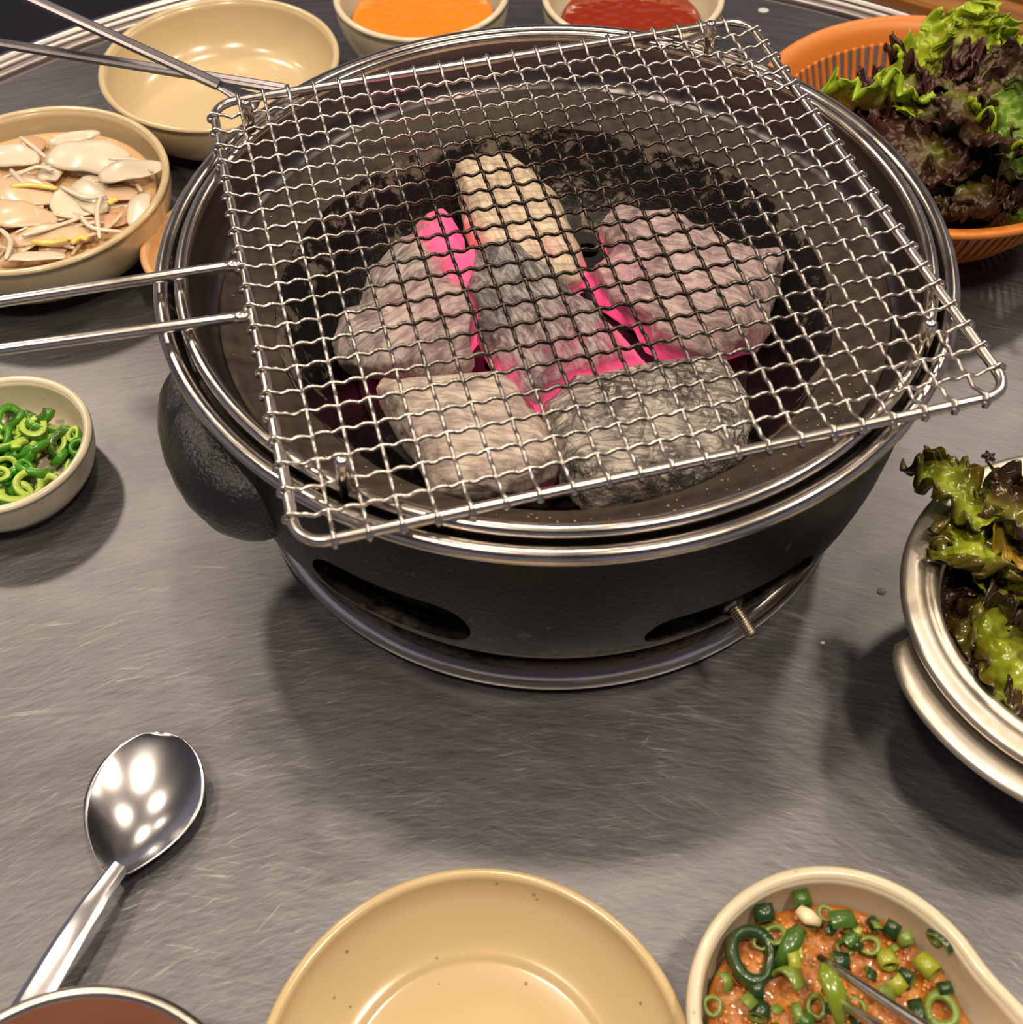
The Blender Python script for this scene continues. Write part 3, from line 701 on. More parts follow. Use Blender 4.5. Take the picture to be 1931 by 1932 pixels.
for i, (px, py, kd, mt, s) in enumerate(SC):
    s *= .82
    z = .0305; p = at(px, py, z) if px > 5 else Vector((px, py, .0295)); r = math.hypot(p.x-QB[0], p.y-QB[1])
    if r > .040 and px > 1600: p = at(px, py, .0315)
    nm = {G3: 'dark green', G4: 'mid green', G5: 'yellow green', G6: 'olive green'}[mt]
    if kd == 'tube': bm = ringpiece(.0033*s, .0024*s, .0058*s, i, .9); rot = (PI/2+rnd.uniform(-.35, .35), rnd.uniform(-.2, .2), rnd.uniform(0, 3.1))
    elif kd == 'ring': bm = ringpiece(.0050*s, .0030*s, .0026*s, i, .9); rot = (rnd.uniform(-.4, .4), rnd.uniform(-.4, .4), rnd.uniform(0, 3.1))
    else: bm = ringpiece(.0062*s, .0054*s, .0050*s, i, 1, 110); rot = (rnd.uniform(-.5, .5)+PI/2, rnd.uniform(-.5, .5), rnd.uniform(0, 3.1))
    tag(obj('scallion_piece', bm, [mt, G6 if mt != G5 else G5], loc=p, rot=rot), 'chopped %s scallion piece scattered in the chunky orange sauce' % nm, 'scallion', nm+' scallion pieces in the sauce')
# big dark chilli ring, white garlic, long green strip
p = at(1418, 1803, .0305)
o = obj('chilli_ring', ringpiece(.0098, .0062, .0050, 3, .95, 360, 28), [veg('chilli_dark_wet', srgb(52, 72, 26), .18), G3], loc=p, rot=(.2, -.1, 2)); tag(o, 'large dark green chilli ring at the left of the orange sauce', 'chilli')
bm = bmesh.new(); tube([at(1470, 1825, .030), at(1485, 1795, .034), at(1500, 1768, .0345), at(1512, 1752, .033)], [.0022, .0032, .0034, .0024], 10, bm, flat=.6)
tag(obj('chilli_strip', bm, G4), 'long mid green chilli strip beside the dark chilli ring', 'chilli')
bm = bmesh.new(); tube([at(1508, 1716, .032), at(1525, 1730, .033), at(1548, 1741, .0315)], [.0022, .0031, .0016], 10, bm, flat=.7)
tag(obj('garlic_piece', bm, veg('garlic_white', srgb(232, 218, 180), .25, .05)), 'white garlic sliver near the back of the orange sauce', 'garlic')
bm = bmesh.new(); tube([at(1553, 1818, .043), at(1562, 1840, .0445), at(1578, 1875, .043), at(1588, 1932, .040)], [.0012, .0034, .0038, .002], 10, bm, flat=.45, up=(0, 0, 1))
tag(obj('scallion_strip', bm, veg('strip_green', srgb(112, 132, 28), .25)), 'long green scallion strip draped over the metal tips in the sauce', 'scallion')
bm = bmesh.new()
for i in range(420):
    a = rnd.uniform(0, 2*PI); r = .040*math.sqrt(rnd.random()); q = Vector((r*math.cos(a), r*math.sin(a), 0))
    z = .0262+.003*(1-(r/.044)**2)+.0022*noise.noise(q*90)+.0013*noise.noise(q*260)
    sphere(bm, (q.x, q.y, z), rnd.uniform(.0005, .0011), 1)
tag(obj('crushed_bean_grains', bm, veg('bean_grain', srgb(222, 150, 80), .15), loc=(QB[0], QB[1], 0)), 'crushed bean and sesame grains in the orange sauce', 'grains', kind='stuff')
# metal chopsticks standing in the sauce
for (a, b, c_, d_, lb) in ((1547, 1806, 1740, 1936, 'upper steel chopstick resting in the orange sauce'), (1556, 1868, 1668, 1944, 'lower steel chopstick dipping into the orange sauce')):
    p = at(a, b, .036 if a < 1550 else .033); q = at(c_, d_, .058); dr = (q-p).normalized()
    e = p+dr*.21
    n = 24; pts = [p.lerp(e, i/n) for i in range(n+1)]
    bm = tube(pts, [.0013+.0016*min(1, i/n*3.0) for i in range(n+1)], 12); sphere(bm, p, .0013, 1)
    tag(obj('chopstick', bm, M['wire']), lb, 'chopstick')

# ------------------------------------------------------------------ radish and onion in the left bowl
def vegsheet(w_, l_, t, seed, bend=.2, taper=.5):
    bm = bmesh.new(); nu, nv = 14, 8; top = []; bot = []
    for i in range(nu+1):
        u = i/nu; A = []; B = []
        wd = w_*(math.sin(PI*min(1, max(0, .04+u*.92)))**taper)
        for j in range(nv+1):
            v = -1+2*j/nv; X = (u-.5)*l_; Y = v*wd/2
            z = bend*l_*(1-(2*u-1)**2)*.4 + .05*l_*noise.noise(Vector((X*60+seed, Y*60, seed)))
            th = t*(1-.7*v*v); Y += .10*w_*noise.noise(Vector((X*90, seed*3, v*.5))); z += .06*w_*noise.noise(Vector((X*50, Y*50, seed+7)))
            A.append(bm.verts.new((X, Y, z+th/2))); B.append(bm.verts.new((X, Y, z-th/2)))
        top.append(A); bot.append(B)
    for i in range(nu):
        for j in range(nv):
            bm.faces.new((top[i][j], top[i+1][j], top[i+1][j+1], top[i][j+1])); bm.faces.new((bot[i][j], bot[i][j+1], bot[i+1][j+1], bot[i+1][j]))
    for i in range(nu):
        bm.faces.new((top[i][0], bot[i][0], bot[i+1][0], top[i+1][0])); bm.faces.new((top[i][nv], top[i+1][nv], bot[i+1][nv], bot[i][nv]))
    for j in range(nv):
        bm.faces.new((top[0][j], top[0][j+1], bot[0][j+1], bot[0][j])); bm.faces.new((top[nu][j], bot[nu][j], bot[nu][j+1], top[nu][j+1]))
    return fix(bm)
WH = veg('radish_white', srgb(216, 203, 182), .3, .06, 40); WP = veg('radish_peach', srgb(214, 184, 152), .3, .08, 40); YE = veg('sprout_yellow', srgb(232, 200, 96), .3, .1); PK = veg('radish_pinkish', srgb(200, 158, 128), .3, .1, 40)
def sheet(px, py, z, l_, w_, ang, tilt, mt, lb, seed, bend=.15, t=.0014, group=None):
    p = at(px, py, z)
    o = obj('radish_slice', vegsheet(w_, l_, t, seed, bend), mt, loc=p, rot=(tilt, 0, ang)); tag(o, lb, 'radish', group)
sheet(165, 300, .0355, .048, .026, -.10, .15, WH, 'large white radish slice lying across the top of the left bowl', 1)
sheet(248, 325, .0370, .036, .015, .28, .1, WH, 'glossy white radish slice reaching the right side of the left bowl', 2)
sheet(140, 262, .0345, .030, .008, .30, .5, WH, 'narrow white radish strip at the back of the left bowl', 3)
sheet(20, 296, .034, .036, .016, -.2, .2, WH, 'white radish slice at the left frame edge of the left bowl', 4)
sheet(62, 275, .0335, .016, .013, .8, .2, PK, 'pinkish radish piece at the back of the left bowl', 5)
sheet(262, 395, .033, .026, .014, 1.45, -.2, WH, 'upright white radish slab near the right rim of the left bowl', 6)
sheet(40, 365, .0340, .046, .022, -.2, .1, WP, 'peach tinted radish slice in the middle of the left bowl', 7)
sheet(30, 410, .0345, .050, .020, -.25, 0, WP, 'wet translucent radish slice low in the left bowl', 8)
sheet(130, 385, .0330, .020, .020, .6, .2, WH, 'small rounded radish disc in the middle of the left bowl', 9)
sheet(205, 420, .031, .022, .012, .2, .1, PK, 'brownish radish piece sunk near the right of the left bowl', 10)
sheet(90, 450, .0320, .050, .016, .05, .1, WP, 'pale radish slice along the near side of the left bowl', 12)
sheet(60, 490, .0330, .036, .010, .1, -.2, WH, 'narrow radish slice against the near rim of the left bowl', 14)
rnd = random.Random(77)
for i in range(24):
    a = rnd.uniform(0, 2*PI); d = .046*math.sqrt(rnd.random()); q = Vector((SB[0]+d*math.cos(a), SB[1]+d*math.sin(a)-.006, rnd.uniform(.0295, .0335)))
    o = obj('radish_slice', vegsheet(rnd.uniform(.010, .020), rnd.uniform(.018, .034), .0016, 100+i, rnd.uniform(.03, .15), .35), rnd.choice((WH, WP, WP)), loc=q, rot=(rnd.uniform(-.2, .2), rnd.uniform(-.15, .15), rnd.uniform(0, 6)))
    tag(o, 'small translucent radish slice under the big ones in the left bowl', 'radish', 'small radish slices in the left bowl')
OL = 'thin pale onion strand tangled in the left bowl'
def strand(P, r, mt, lb, group=None, name='onion_strand', cat='onion'):
    P = smoothpoly(P, 5, False); n = len(P)
    bm = tube(P, [r*(.6+.4*math.sin(PI*min(1, max(0, i/(n-1))))**.5) for i in range(n)], 8, flat=.6); tag(obj(name, bm, mt), lb, cat, group)
for pts in (((40, 445), (90, 432), (150, 412)), ((150, 405), (175, 430), (230, 437)), ((190, 372), (183, 400), (188, 450)), ((20, 320), (45, 345), (65, 352)), ((115, 352), (160, 372), (200, 368)), ((0, 432), (20, 455), (10, 490)), ((35, 330), (70, 315), (100, 322)), ((205, 300), (262, 303), (288, 325))):
    strand([at(a, b, .0375) for a, b in pts], rnd.uniform(.0013, .0019), WH, OL, 'onion strands in the left bowl')
for i in range(30):
    a = rnd.uniform(0, 2*PI); d = .052*math.sqrt(rnd.random()); c_ = Vector((SB[0]+d*math.cos(a), SB[1]+d*math.sin(a)-.006, rnd.uniform(.028, .0365)))
    th = rnd.uniform(0, PI); L = rnd.uniform(.010, .022); dv = Vector((math.cos(th), math.sin(th), 0)); pv = Vector((-dv.y, dv.x, 0))*rnd.uniform(-.008, .008)
    P = [c_-dv*L, c_+pv-dv*L*.3, c_+pv+dv*L*.4, c_+dv*L]
    if any(math.hypot(q.x-SB[0], q.y-SB[1]) > .064 for q in P): continue
    strand(P, rnd.uniform(.0009, .0017), rnd.choice((WH, WH, WP)), OL, 'onion strands in the left bowl')
for pts, lb in ((((20, 352), (60, 349), (108, 356)), 'yellow sprout lying across the middle of the left bowl'), (((60, 455), (90, 458), (128, 452)), 'yellow sprout head at the near side of the left bowl'), (((135, 460), (150, 448), (165, 452)), 'short yellow sprout bit near the front rim of the left bowl'), (((205, 385), (213, 378), (222, 376)), 'tiny yellow sprout tip at the right of the left bowl')):
    strand([at(a, b, .0378) for a, b in pts], .0021, YE, lb, None, 'bean_sprout', 'sprout')
# contents hint of the small peach dish
tag(obj('pickle_slice', vegsheet(.014, .018, .002, 50), veg('pickle', srgb(206, 150, 96)), loc=(SM[0]-.012, SM[1]+.0, .0115), rot=(.0, 0, 1)), 'light brown pickle slice in the small peach dish', 'pickle')

# ------------------------------------------------------------------ spoon
def spoon():
    root = empty('spoon', (0, 0, 0), 'stainless steel spoon lying face up at the lower left', 'spoon')
    tip = at(318, 1398, .003); neck = at(222, 1658, .006); end0 = at(85, 1865, .008)
    ax_ = (tip-neck); ax_.z = 0; Lb = ax_.length; ax_.normalize(); sd = Vector((ax_.y, -ax_.x, 0))
    base = Vector((neck.x, neck.y, 0)); Wd = .0236
    bm = bmesh.new(); nu, nv = 36, 24; top = []; bot = []
    for i in range(nu+1):
        u = i/nu
        wd = Wd*math.sqrt(max(0, 1-((u-.56)/.44)**2)) if u >= .56 else Wd*(.15+.85*(math.sin(u/.56*PI/2))**.85)
        wd = max(wd, .0002)
        cdep = .0095*math.sin(PI*min(1, u**.85))**.8
        A = []; B = []
        for j in range(nv+1):
            v = -1+2*j/nv
            rimz = .0078-.0025*math.sin(PI*u)+.0006*u
            z = rimz-cdep*(1-v*v)*.78
            p = base+ax_*(u*Lb)+sd*(v*wd)
            A.append(bm.verts.new((p.x, p.y, z+.0005))); B.append(bm.verts.new((p.x, p.y, z-.0005)))
        top.append(A); bot.append(B)
    for i in range(nu):
        for j in range(nv):
            bm.faces.new((top[i][j], top[i+1][j], top[i+1][j+1], top[i][j+1])); bm.faces.new((bot[i][j], bot[i][j+1], bot[i+1][j+1], bot[i+1][j]))
        bm.faces.new((top[i][0], bot[i][0], bot[i+1][0], top[i+1][0])); bm.faces.new((top[i][nv], top[i+1][nv], bot[i+1][nv], bot[i][nv]))
    for j in range(nv):
        bm.faces.new((top[0][j], top[0][j+1], bot[0][j+1], bot[0][j])); bm.faces.new((top[nu][j], bot[nu][j], bot[nu][j+1], top[nu][j+1]))
    bmesh.ops.remove_doubles(bm, verts=bm.verts, dist=1e-6)
    lo = min(v.co.z for v in bm.verts)
    for v in bm.verts: v.co.z -= lo
    obj('spoon_bowl', fix(bm), M['spoon'], root)
    # handle: bevelled strip with a raised middle
    hdv = (end0-neck); hdv.z = 0; hdv.normalize(); hs = Vector((hdv.y, -hdv.x, 0)); bm = bmesh.new(); rings = []
    n = 30; z0 = .0078-lo
    for i in range(n+1):
        s = i/n; d_ = -.004+s*.128
        if s < .12: wv = .0036+.0006*s/.12; 
        else: wv = .0046+.0026*min(1, (s-.12)/.5)
        z = z0 + .003*math.sin(min(1, s/.2)*PI/2) - (z0+.0015)*max(0, (s-.25)/.75)**1.2
        z = max(z, .0012)
        p = Vector((neck.x, neck.y, 0))+hdv*d_; ring = []
        for (a, b) in ((-1, -.0009), (-1, .0003), (-.62, .0013), (0, .0016), (.62, .0013), (1, .0003), (1, -.0009), (0, -.0011)):
            q = p+hs*(a*wv); ring.append(bm.verts.new((q.x, q.y, z+b)))
        rings.append(ring)
    for A, B in zip(rings, rings[1:]):
        for k in range(8): l = (k+1) % 8; bm.faces.new((A[k], A[l], B[l], B[k]))
    bm.faces.new(rings[0][::-1]); bm.faces.new(rings[-1])
    sharp(obj('spoon_handle', fix(bm), M['spoon'], root), 18)
spoon()

# ------------------------------------------------------------------ long utensils, top left
def utensil(tip, far, lb, flare, width=.0034):
    root = empty('long_utensil', (0, 0, 0), lb, 'utensil')
    tip, far = Vector(tip), Vector(far); d = (far-tip).normalized(); s = d.cross(Vector((0, 0, 1))).normalized(); up = s.cross(d)
    bm = bmesh.new(); rings = []; n = 16
    for i in range(n+1):
        p = tip.lerp(far, i/n); w_ = width*(1-.15*i/n); ring = []
        for a, b in ((-1, -.0008), (-1, .0008), (-.55, .0014), (-.2, .0002), (.2, .0002), (.55, .0014), (1, .0008), (1, -.0008), (0, -.0014)):
            ring.append(bm.verts.new(p+s*a*w_+up*b))
        rings.append(ring)
    for A, B in zip(rings, rings[1:]):
        for k in range(9): l = (k+1) % 9; bm.faces.new((A[k], A[l], B[l], B[k]))
    bm.faces.new(rings[0][::-1]); bm.faces.new(rings[-1])
    sharp(obj('shaft', fix(bm), M['utensil'], root), 25)
    if flare:
        bm = bmesh.new(); rings = []
        for i in range(9):
            t = i/8; p = tip-d*(.020*t)-up*(.0012*t); w_ = width*.9+.0055*t**1.6
            rings.append([bm.verts.new(p+s*a*w_+up*b) for a, b in ((-1, -.0005), (-1, .0005), (0, -.0002-.0008*t), (1, .0005), (1, -.0005), (0, -.0014))])
        for A, B in zip(rings, rings[1:]):
            for k in range(6): l = (k+1) % 6; bm.faces.new((A[k], A[l], B[l], B[k]))
        bm.faces.new(rings[0][::-1]); bm.faces.new(rings[-1]); obj('flared_neck', fix(bm), M['utensil'], root)
tA = at(412, 160, .1340); fA = at(60, -2, .170)
utensil(tA, tA+(fA-tA)*1.35, 'upper long steel utensil with a flared neck reaching to the net corner', True)
tB = at(536, 168, .1240); fB = at(0, 82, .140)
utensil(tB, tB+(fB-tB)*1.15, 'lower long steel utensil whose tip slips under the net frame', False)

# ------------------------------------------------------------------ steel pot, right
KP = (.2165, -.1420); KR = .0826; KH = .055
prof = [(0, .002), (.044, .002), (.047, 0), (.050, .003), (.0635, .016), (.0720, .032), (.0755, .046), (.0762, .0515)] + arcprof(.0800, .0528, .0026, -110, 90, 10) + \
       [(.0775, .0556), (.0740, .0558), (.0735, .0551), (.0715, .0551), (.0710, .0557), (.0680, .0545), (.0665, .050), (.0650, .038), (.058, .020), (.048, .008), (0, .006)]
x = Mat('aluminium_pot'); n = x.noise(50, 5, .6); n2 = x.noise(1, 3, .6, x.mapping((30, 30, 500)))
x.to(x.mix(x.ramp(n, [(.5, 0.0), (.72, 1.0)]), (.62, .58, .52, 1), (.42, .34, .24, 1)), 'Base Color'); x.set(Metallic=.9)
x.to(x.math('ADD', x.math('MULTIPLY', n, .25), .26), 'Roughness'); x.bump(n2, .08, .0004)
potm = x.m
pot = empty('pot', (KP[0], KP[1], 0), 'two handled aluminium pot of dressed lettuce at the right edge', 'pot')
obj('pot_body', fix(lathe(prof, 128)), potm, pot)
def pothandle(azc, span=38):
    bm = bmesh.new(); rings = []; n = 16; m_ = 30
    for i in range(m_+1):
        t = -1+2*i/m_; a = azc+math.radians(span)*t; e = math.sqrt(max(0, 1-abs(t)**4))
        cr = .0755+.0090*e; wd = .0040+.0050*e; er = Vector((math.cos(a), math.sin(a), 0)); ring = []
        for k in range(n):
            b = 2*PI*k/n; u = wd*math.cos(b); v = .0036*math.sin(b)
            ring.append(bm.verts.new(er*(cr+u*.92+v*.2)+Vector((0, 0, .0445+v+u*.10-.004*(1-e)))))
        rings.append(ring)
    for A, B in zip(rings, rings[1:]):
        for k in range(n): l = (k+1) % n; bm.faces.new((A[k], A[l], B[l], B[k]))
    bm.faces.new(rings[0][::-1]); bm.faces.new(rings[-1]); return fix(bm)
for a in (220, 40): obj('pot_handle', pothandle(math.radians(a)), potm, pot)

# ------------------------------------------------------------------ orange basket
BB = (.2215, .1900); BR = .1015; BH = .054
x = Mat('orange_plastic'); n = x.noise(20, 3); x.to(x.mix(n, srgb(196, 112, 38), srgb(210, 126, 50)), 'Base Color'); x.set(Roughness=.42)
org = x.m
bk = empty('basket', (BB[0], BB[1], 0), 'round orange plastic basket heaped with red leaf lettuce, upper right', 'basket')
bk.scale = (1.0, 1.05, 1.0)
bk.rotation_euler.z = -.6
prof = [(.0885, .0425), (.0925, .0440), (.0960, .0490)] + arcprof(BR-.0022, BH-.0015, .0022, -30, 120, 8) + [(.0950, .0535), (.0915, .0490), (.0885, .0425)]
obj('basket_rim', fix(lathe(prof, 96)), org, bk)
bm = tube(smoothpoly([(.0890, 0, .0436), (.0860, 0, .036), (.0800, 0, .022), (.0700, 0, .009), (.0600, 0, .003)], 3, False), .00155, 6)
me = bpy.data.meshes.new('rib')
for f in bm.faces: f.smooth = True
bm.to_mesh(me); bm.free(); me.materials.append(org)
for i in range(96): link('rib', me, None, bk, (0, 0, 0), (0, 0, 2*PI*i/96))
obj('basket_base', fix(lathe([(0, .004), (.061, .004), (.0625, .002), (.061, 0), (0, 0)], 64)), org, bk)

# ------------------------------------------------------------------ lettuce
def leafmat(name, base, mid, edge, rough=.38, coat=.25, e0=.35, e1=.85):
    x = Mat(name); n1 = x.noise(45, 4, .6); n2 = x.noise(200, 3, .6)
    e = x.math('ADD', x.attr('edge'), x.math('MULTIPLY', x.math('SUBTRACT', n1, .5), 1.0))
    col = x.ramp(e, [(0.0, base), (e0, mid), (e1, edge)])
    x.to(x.mix(.35, col, x.mix(n2, (0.02, .02, .02, 1), (1, 1, .8, 1)), 'OVERLAY'), 'Base Color')
    x.set(Roughness=rough, Coat_Weight=coat, Coat_Roughness=.12, Transmission_Weight=0.0)
    x.bump(n2, .35, .0015)
    tr = x.n.new('ShaderNodeBsdfTranslucent'); x.l.new(col, tr.inputs[0]); mx = x.n.new('ShaderNodeMixShader'); mx.inputs[0].default_value = .22
    out = x.n['Material Output']; x.l.new(x.p.outputs[0], mx.inputs[1]); x.l.new(tr.outputs[0], mx.inputs[2]); x.l.new(mx.outputs[0], out.inputs['Surface'])
    return x.m
LG = leafmat('lettuce_green', srgb(214, 210, 140), srgb(186, 198, 56), srgb(164, 186, 42))
LGp = leafmat('lettuce_pale_fold', srgb(214, 206, 150), srgb(190, 198, 80), srgb(160, 190, 44))
LD = leafmat('lettuce_red', srgb(84, 84, 26), srgb(74, 50, 32), srgb(70, 36, 34), .42, .1, .25, .6)
LB = leafmat('lettuce_bronze', srgb(96, 104, 24), srgb(88, 68, 32), srgb(64, 40, 26), .42, .1, .3, .8)
LM = leafmat('lettuce_mid_green', srgb(120, 150, 40), srgb(96, 134, 34), srgb(64, 60, 26), .42, .1, .4, .95)
WG = leafmat('wet_green', srgb(186, 196, 70), srgb(134, 150, 30), srgb(96, 84, 22), .22, .7, .5, 1.0)
WB = leafmat('wet_bronze', srgb(126, 124, 40), srgb(84, 66, 26), srgb(54, 34, 20), .22, .7, .3, .9)
def leaf(L, W, seed, ruff=.006, curl=.3, cup=.3, nu=80, nv=37, freq=1.0):
    """frilled leaf: returns bmesh and edge weights"""
    bm = bmesh.new(); g = []; ew = []; rnd = random.Random(seed); ph = [rnd.uniform(0, 6.3) for _ in range(8)]
    for i in range(nu+1):
        u = i/nu; row = []
        wd = W*.5*(.18+.82*math.sin(PI*min(1, .06+.80*u))**.7)
        if u > .8: wd *= math.sqrt(max(.03, 1-((u-.8)/.2)**2*.75))
        for j in range(nv+1):
            v = -1+2*j/nv; e = max(abs(v), (u-.55)/.45 if u > .55 else 0); e = max(0, min(1, e)); s = 1 if v >= 0 else -1
            am = ruff*e**2.2
            per = (u*L + abs(v)*W*.4*(u > .7))*freq
            z = am*(.8*math.sin(per*260+ph[0]+s)+.6*math.sin(per*620+ph[1]*s+2*v)+.3*math.sin(per*1150+ph[2]))
            zz = am*.6*math.cos(per*330+ph[3]+s*2)+am*.45*math.cos(per*760+ph[6])
            X = (u-.2)*L; Y = v*wd*(1-.12*cup)+zz*(.5 if abs(v) > .3 else .2)
            X += am*.35*math.cos(v*9+ph[4])+am*.35*math.cos(v*29+ph[5])+am*.3*math.sin(per*620+ph[6])
            z += cup*abs(v)**1.7*wd - curl*L*(u**2)*.6
            q = Vector((X*40+seed*5, Y*40, seed)); z += .005*noise.noise(q)+.0032*noise.noise(q*3.1)+.0016*noise.noise(q*7.5)
            row.append(bm.verts.new((X, Y, z))); ew.append(e)
        g.append(row)
    for i in range(nu):
        for j in range(nv): bm.faces.new((g[i][j], g[i+1][j], g[i+1][j+1], g[i][j+1]))
    return bm, ew
def put_leaf(p, L, W, rot, mat, seed, lb, group=None, limit=None, **k):
    bm, ew = leaf(L, W, seed, **k)
    o = obj('lettuce_leaf', bm, mat, loc=p, rot=rot)
    a = o.data.attributes.new('edge', 'FLOAT', 'POINT'); a.data.foreach_set('value', ew)
    if limit:
        cx, cy, r0, zr = limit; mw = Matrix.LocRotScale(Vector(p), Euler(rot), None); mi = mw.inverted()
        for v in o.data.vertices:
            q = mw @ v.co; d = math.hypot(q.x-cx, q.y-cy)
            rl = r0 if q.z > zr-.012 else r0-(zr-.012-q.z)*.9
            if q.z < zr+.004 and d > rl: q.x = cx+(q.x-cx)*rl/d; q.y = cy+(q.y-cy)*rl/d
            q.z = max(q.z, .009+.0004*(v.index % 7)); v.co = mi @ q
    md = o.modifiers.new('thick', 'SOLIDIFY'); md.thickness = .0005
    tag(o, lb, 'lettuce', group); return o
# basket lettuce: front facing green leaf, then the dark heap
rnd = random.Random(12); BLIM = (BB[0], BB[1], .089, .054); PLIM = (KP[0], KP[1], .0640, .056)
put_leaf(at(1725, 165, .082), .085, .056, (.45, -.25, .42), LG, 3, 'bright yellow green frilled lettuce leaf at the left of the basket', ruff=.0065, curl=.1, cup=.25)
put_leaf(at(1705, 195, .076), .066, .050, (.7, .1, 2.7), LGp, 4, 'pale green folded lettuce leaf tip hanging at the left of the basket', ruff=.006, curl=.35, cup=.3)
put_leaf(at(1775, 120, .090), .046, .030, (1.1, -.5, .55), LG, 9, 'upright bright green lettuce leaf tip at the top of the basket', ruff=.006, curl=0, cup=.3)
put_leaf(at(1900, 205, .094), .050, .032, (.3, .3, -1.2), LM, 6, 'mid green lettuce leaf at the right edge of the basket heap', ruff=.006)
put_leaf(at(1915, 265, .082), .042, .034, (.3, -.2, 2.0), LG, 8, 'small light green lettuce frill low at the right of the basket', ruff=.006)
DL = 'dark red brown frilled lettuce leaf in the basket heap'
spots = [(1650, 210, .062, .6), (1690, 250, .064, 1.3), (1740, 285, .060, 2.1), (1780, 210, .080, .2), (1830, 250, .078, 3.6), (1860, 130, .092, .9), (1900, 160, .094, -.6), (1840, 300, .066, 4.2), (1800, 330, .052, 5.0), (1880, 340, .054, 2.8), (1780, 150, .086, 1.6), (1940, 120, .084, .3), (1905, 300, .070, 1.1), (1850, 345, .050, 4.4), (1910, 355, .050, 5.0), (1725, 230, .074, 4.6), (1700, 300, .050, 3.6), (1760, 330, .046, 4.0), (1960, 220, .085, 2), (1970, 330, .06, 3), (2010, 150, .08, 1), (1820, 190, .09, 5.5)]
for i, (px, py, z, a) in enumerate(spots):
    mt = rnd.choice((LD, LD, LB)) if py < 300 else rnd.choice((LD, LB, LB, LM))
    nm = {LD: 'dark red', LB: 'bronze green', LM: 'dull green'}[mt]
    if i in (16, 17, 8, 13): mt = LB; nm = 'bronze green'
    put_leaf(at(px, py, z), rnd.uniform(.050, .070), rnd.uniform(.042, .058), (rnd.uniform(-.5, .5), rnd.uniform(-.4, .4), a), mt, 20+i,
             '%s frilled lettuce leaf in the heap inside the orange basket' % nm, nm+' leaves in the basket', ruff=rnd.uniform(.0045, .0070), curl=rnd.uniform(.1, .6), cup=rnd.uniform(.1, .5), freq=1.3, limit=BLIM)
# pot lettuce
put_leaf(at(1835, 965, .066), .044, .024, (.2, .05, 1.95), WG, 60, 'wet green lettuce leaf with a brown tip hanging over the pot rim', ruff=.0045, curl=.05, cup=.25)
put_leaf(at(1890, 965, .060), .040, .032, (.2, .1, .5), WG, 61, 'wet yellow green lettuce leaf at the back of the pot', ruff=.006, curl=.3, cup=.2, limit=PLIM)
put_leaf(at(1900, 960, .066), .048, .040, (.1, .2, -.3), WB, 62, 'bronze edged wet lettuce leaf at the back of the pot by the frame edge', ruff=.0065, curl=.2, limit=PLIM)
put_leaf(at(1895, 1060, .056), .038, .032, (.2, -.3, 2.9), WG, 63, 'light green wet lettuce leaf in the middle of the pot', ruff=.006, curl=.3, limit=PLIM)
put_leaf(at(1925, 1050, .058), .040, .030, (.1, .3, 1.2), leafmat('wet_yellow', srgb(214, 176, 86), srgb(196, 158, 60), srgb(160, 140, 40), .25, .6), 64, 'yellowish wilted lettuce leaf at the right frame edge of the pot', ruff=.004)
put_leaf(at(1895, 1190, .054), .056, .042, (-.1, .2, -1.3), WG, 65, 'speckled green wet lettuce leaf toward the near side of the pot', ruff=.0055, curl=.2)
for i, (px, py, z, a) in enumerate([(1815, 1010, .046, 1), (1830, 1090, .042, 2.2), (1800, 1130, .036, 3), (1845, 1160, .044, 4), (1870, 1110, .050, .2), (1900, 1130, .050, 5), (1835, 1225, .036, 4.6), (1880, 1270, .040, 5.1), (1915, 1300, .040, 5.4), (1925, 1000, .050, 0), (1970, 1150, .05, 3), (1860, 1000, .045, 2), (1990, 1260, .045, 4), (1990, 1040, .05, 1), (1850, 1300, .03, 4.8)]):
    mt = rnd.choice((WB, WB, WG)) if i not in (2, 6, 7) else WB; nm = {WG: 'green', WB: 'dark bronze'}[mt]
    put_leaf(at(px, py, z), rnd.uniform(.034, .048), rnd.uniform(.03, .042), (rnd.uniform(-.5, .5), rnd.uniform(-.5, .5), a), mt, 80+i,
             'wet %s lettuce leaf mixed in the aluminium pot' % nm, nm+' wet leaves in the pot', ruff=rnd.uniform(.004, .006), curl=rnd.uniform(.1, .5), cup=rnd.uniform(.1, .4), freq=1.3, limit=PLIM)

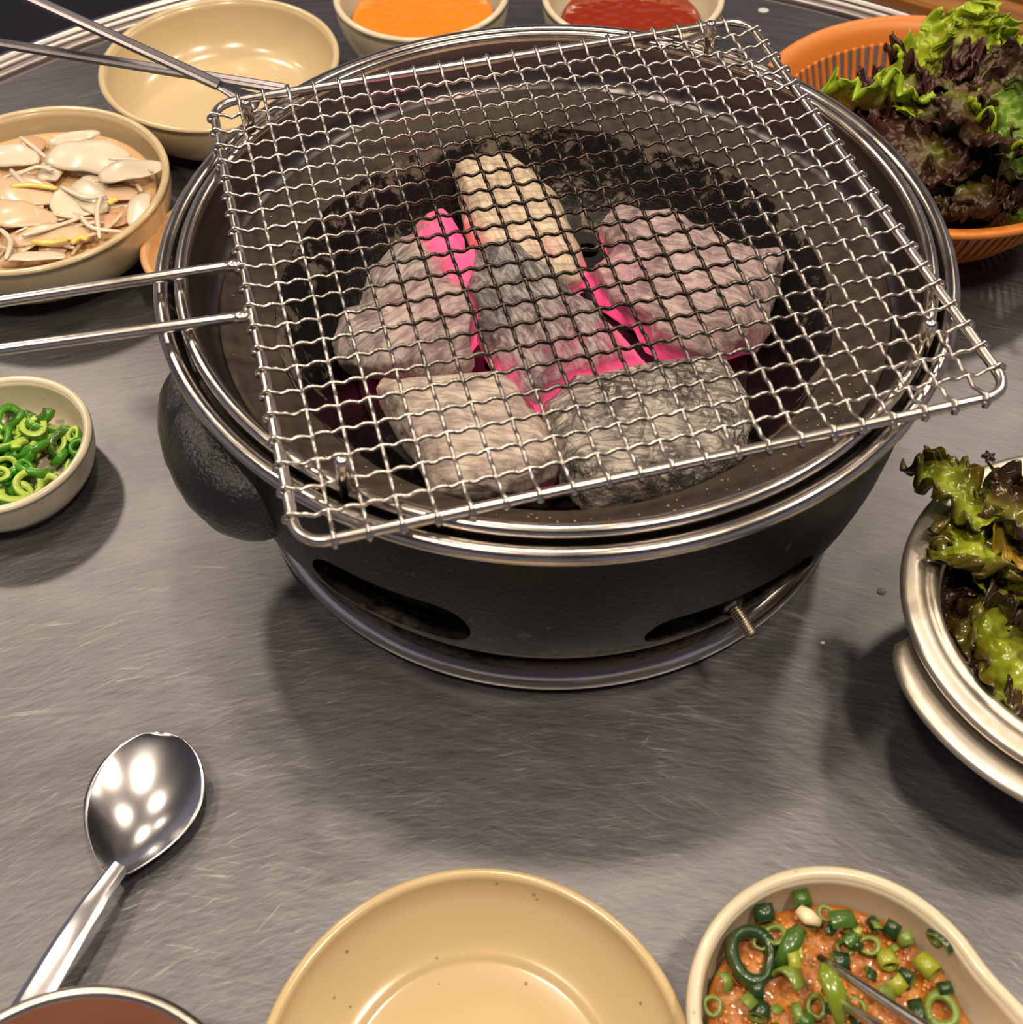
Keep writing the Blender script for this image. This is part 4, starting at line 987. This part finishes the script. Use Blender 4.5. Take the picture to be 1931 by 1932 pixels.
# labels of alike pieces tell where each one lies in its vessel
def ctr(o):
    n = len(o.data.vertices); q = Vector((0, 0, 0))
    for v in o.data.vertices: q += v.co
    return Matrix.LocRotScale(o.location, o.rotation_euler, None) @ (q/n)
def where(o, c, r):
    q = ctr(o); x_, y_ = q.x-c[0], q.y-c[1]; d = math.hypot(x_, y_)/r
    if d < .33: return 'at the centre'
    k = int(((math.degrees(math.atan2(y_, x_))+360+22.5) % 360)//45)
    n_ = ('right', 'back right', 'back', 'back left', 'left', 'front left', 'front', 'front right')[k]
    return 'midway to the '+n_ if d < .72 else 'by the '+n_+' rim'
for o in list(C.objects):
    if o.parent or 'label' not in o.keys(): continue
    L_ = o['label']
    if o.name.startswith('scallion_piece'): o['label'] = L_.replace('chopped ', '').replace(' scattered in the chunky orange sauce', ' in sauce ')+where(o, QB, .044)
    elif L_ == CL: o['label'] = 'green chilli slice in small dish '+where(o, CB, .036)
    elif L_.endswith('the heap inside the orange basket'): o['label'] = L_.replace('frilled lettuce leaf in the heap inside the orange basket', 'lettuce leaf in basket ')+where(o, BB, .095)
    elif L_.endswith('mixed in the aluminium pot'): o['label'] = L_.replace('mixed in the aluminium pot', 'in pot ').replace('wet ', '')+where(o, KP, .066)
    elif L_.startswith('small translucent radish'): o['label'] = 'small radish slice in left bowl '+where(o, SB, .062)
    elif L_.startswith('thin pale onion'): o['label'] = 'pale onion strand in left bowl '+where(o, SB, .062)
NUM = ('', 'one', 'two', 'three', 'four', 'five', 'six', 'seven', 'eight', 'nine', 'ten', 'eleven', 'twelve', 'thirteen', 'fourteen', 'fifteen')
NTH = ('leftmost', 'second', 'third', 'fourth', 'fifth', 'sixth', 'seventh', 'eighth', 'ninth', 'tenth', 'eleventh', 'twelfth', 'thirteenth', 'fourteenth', 'fifteenth')
by = {}
for o in list(C.objects):
    if not o.parent and 'label' in o.keys(): by.setdefault(o['label'], []).append(o)
for L_, os_ in by.items():
    n = len(os_)
    if 1 < n <= 15:
        os_.sort(key=lambda o: ctr(o).x)
        for k, o in enumerate(os_): o['label'] = L_+(', rightmost of '+NUM[n] if k == n-1 else ', '+NTH[k]+(' of ' if k == 0 else ' from left of ')+NUM[n])
# ------------------------------------------------------------------ small drops and a dark star mark
def drop(px, py, r, lb, z=0):
    p = at(px, py, 0); bm = bmesh.new(); vs = sphere(bm, (0, 0, 0), r, 3, (1, .8, .16))
    x = bpy.data.materials.get('water_drop')
    if not x:
        y = Mat('water_drop'); y.set(Base_Color=(.9, .9, .95, 1), Roughness=.12, Transmission_Weight=.4, IOR=1.33); x = y.m
    tag(obj('water_drop', bm, x, loc=(p.x, p.y, .0002)), lb, 'drop')
drop(1441, 20, .0038, 'pale round drop on the steel table behind the net corner')
drop(1664, 1116, .0022, 'clear water drop on the steel table between brazier and pot')
drop(1553, 1213, .0010, 'tiny bright water drop right of the drip plate')
bm = bmesh.new()
p = at(1866, 862, 0)
for k in range(5): a = 2*PI*k/5+.4; tube([(0, 0, .0006), (.0016*math.cos(a), .0016*math.sin(a), .001), (.0036*math.cos(a), .0036*math.sin(a), .0006)], [.0010, .0009, .0004], 6, bm)
tag(obj('star_mark', bm, veg('dark_star', srgb(36, 34, 38), .6), loc=(p.x, p.y, 0)), 'small dark star shaped crumb behind the pot', 'mark')
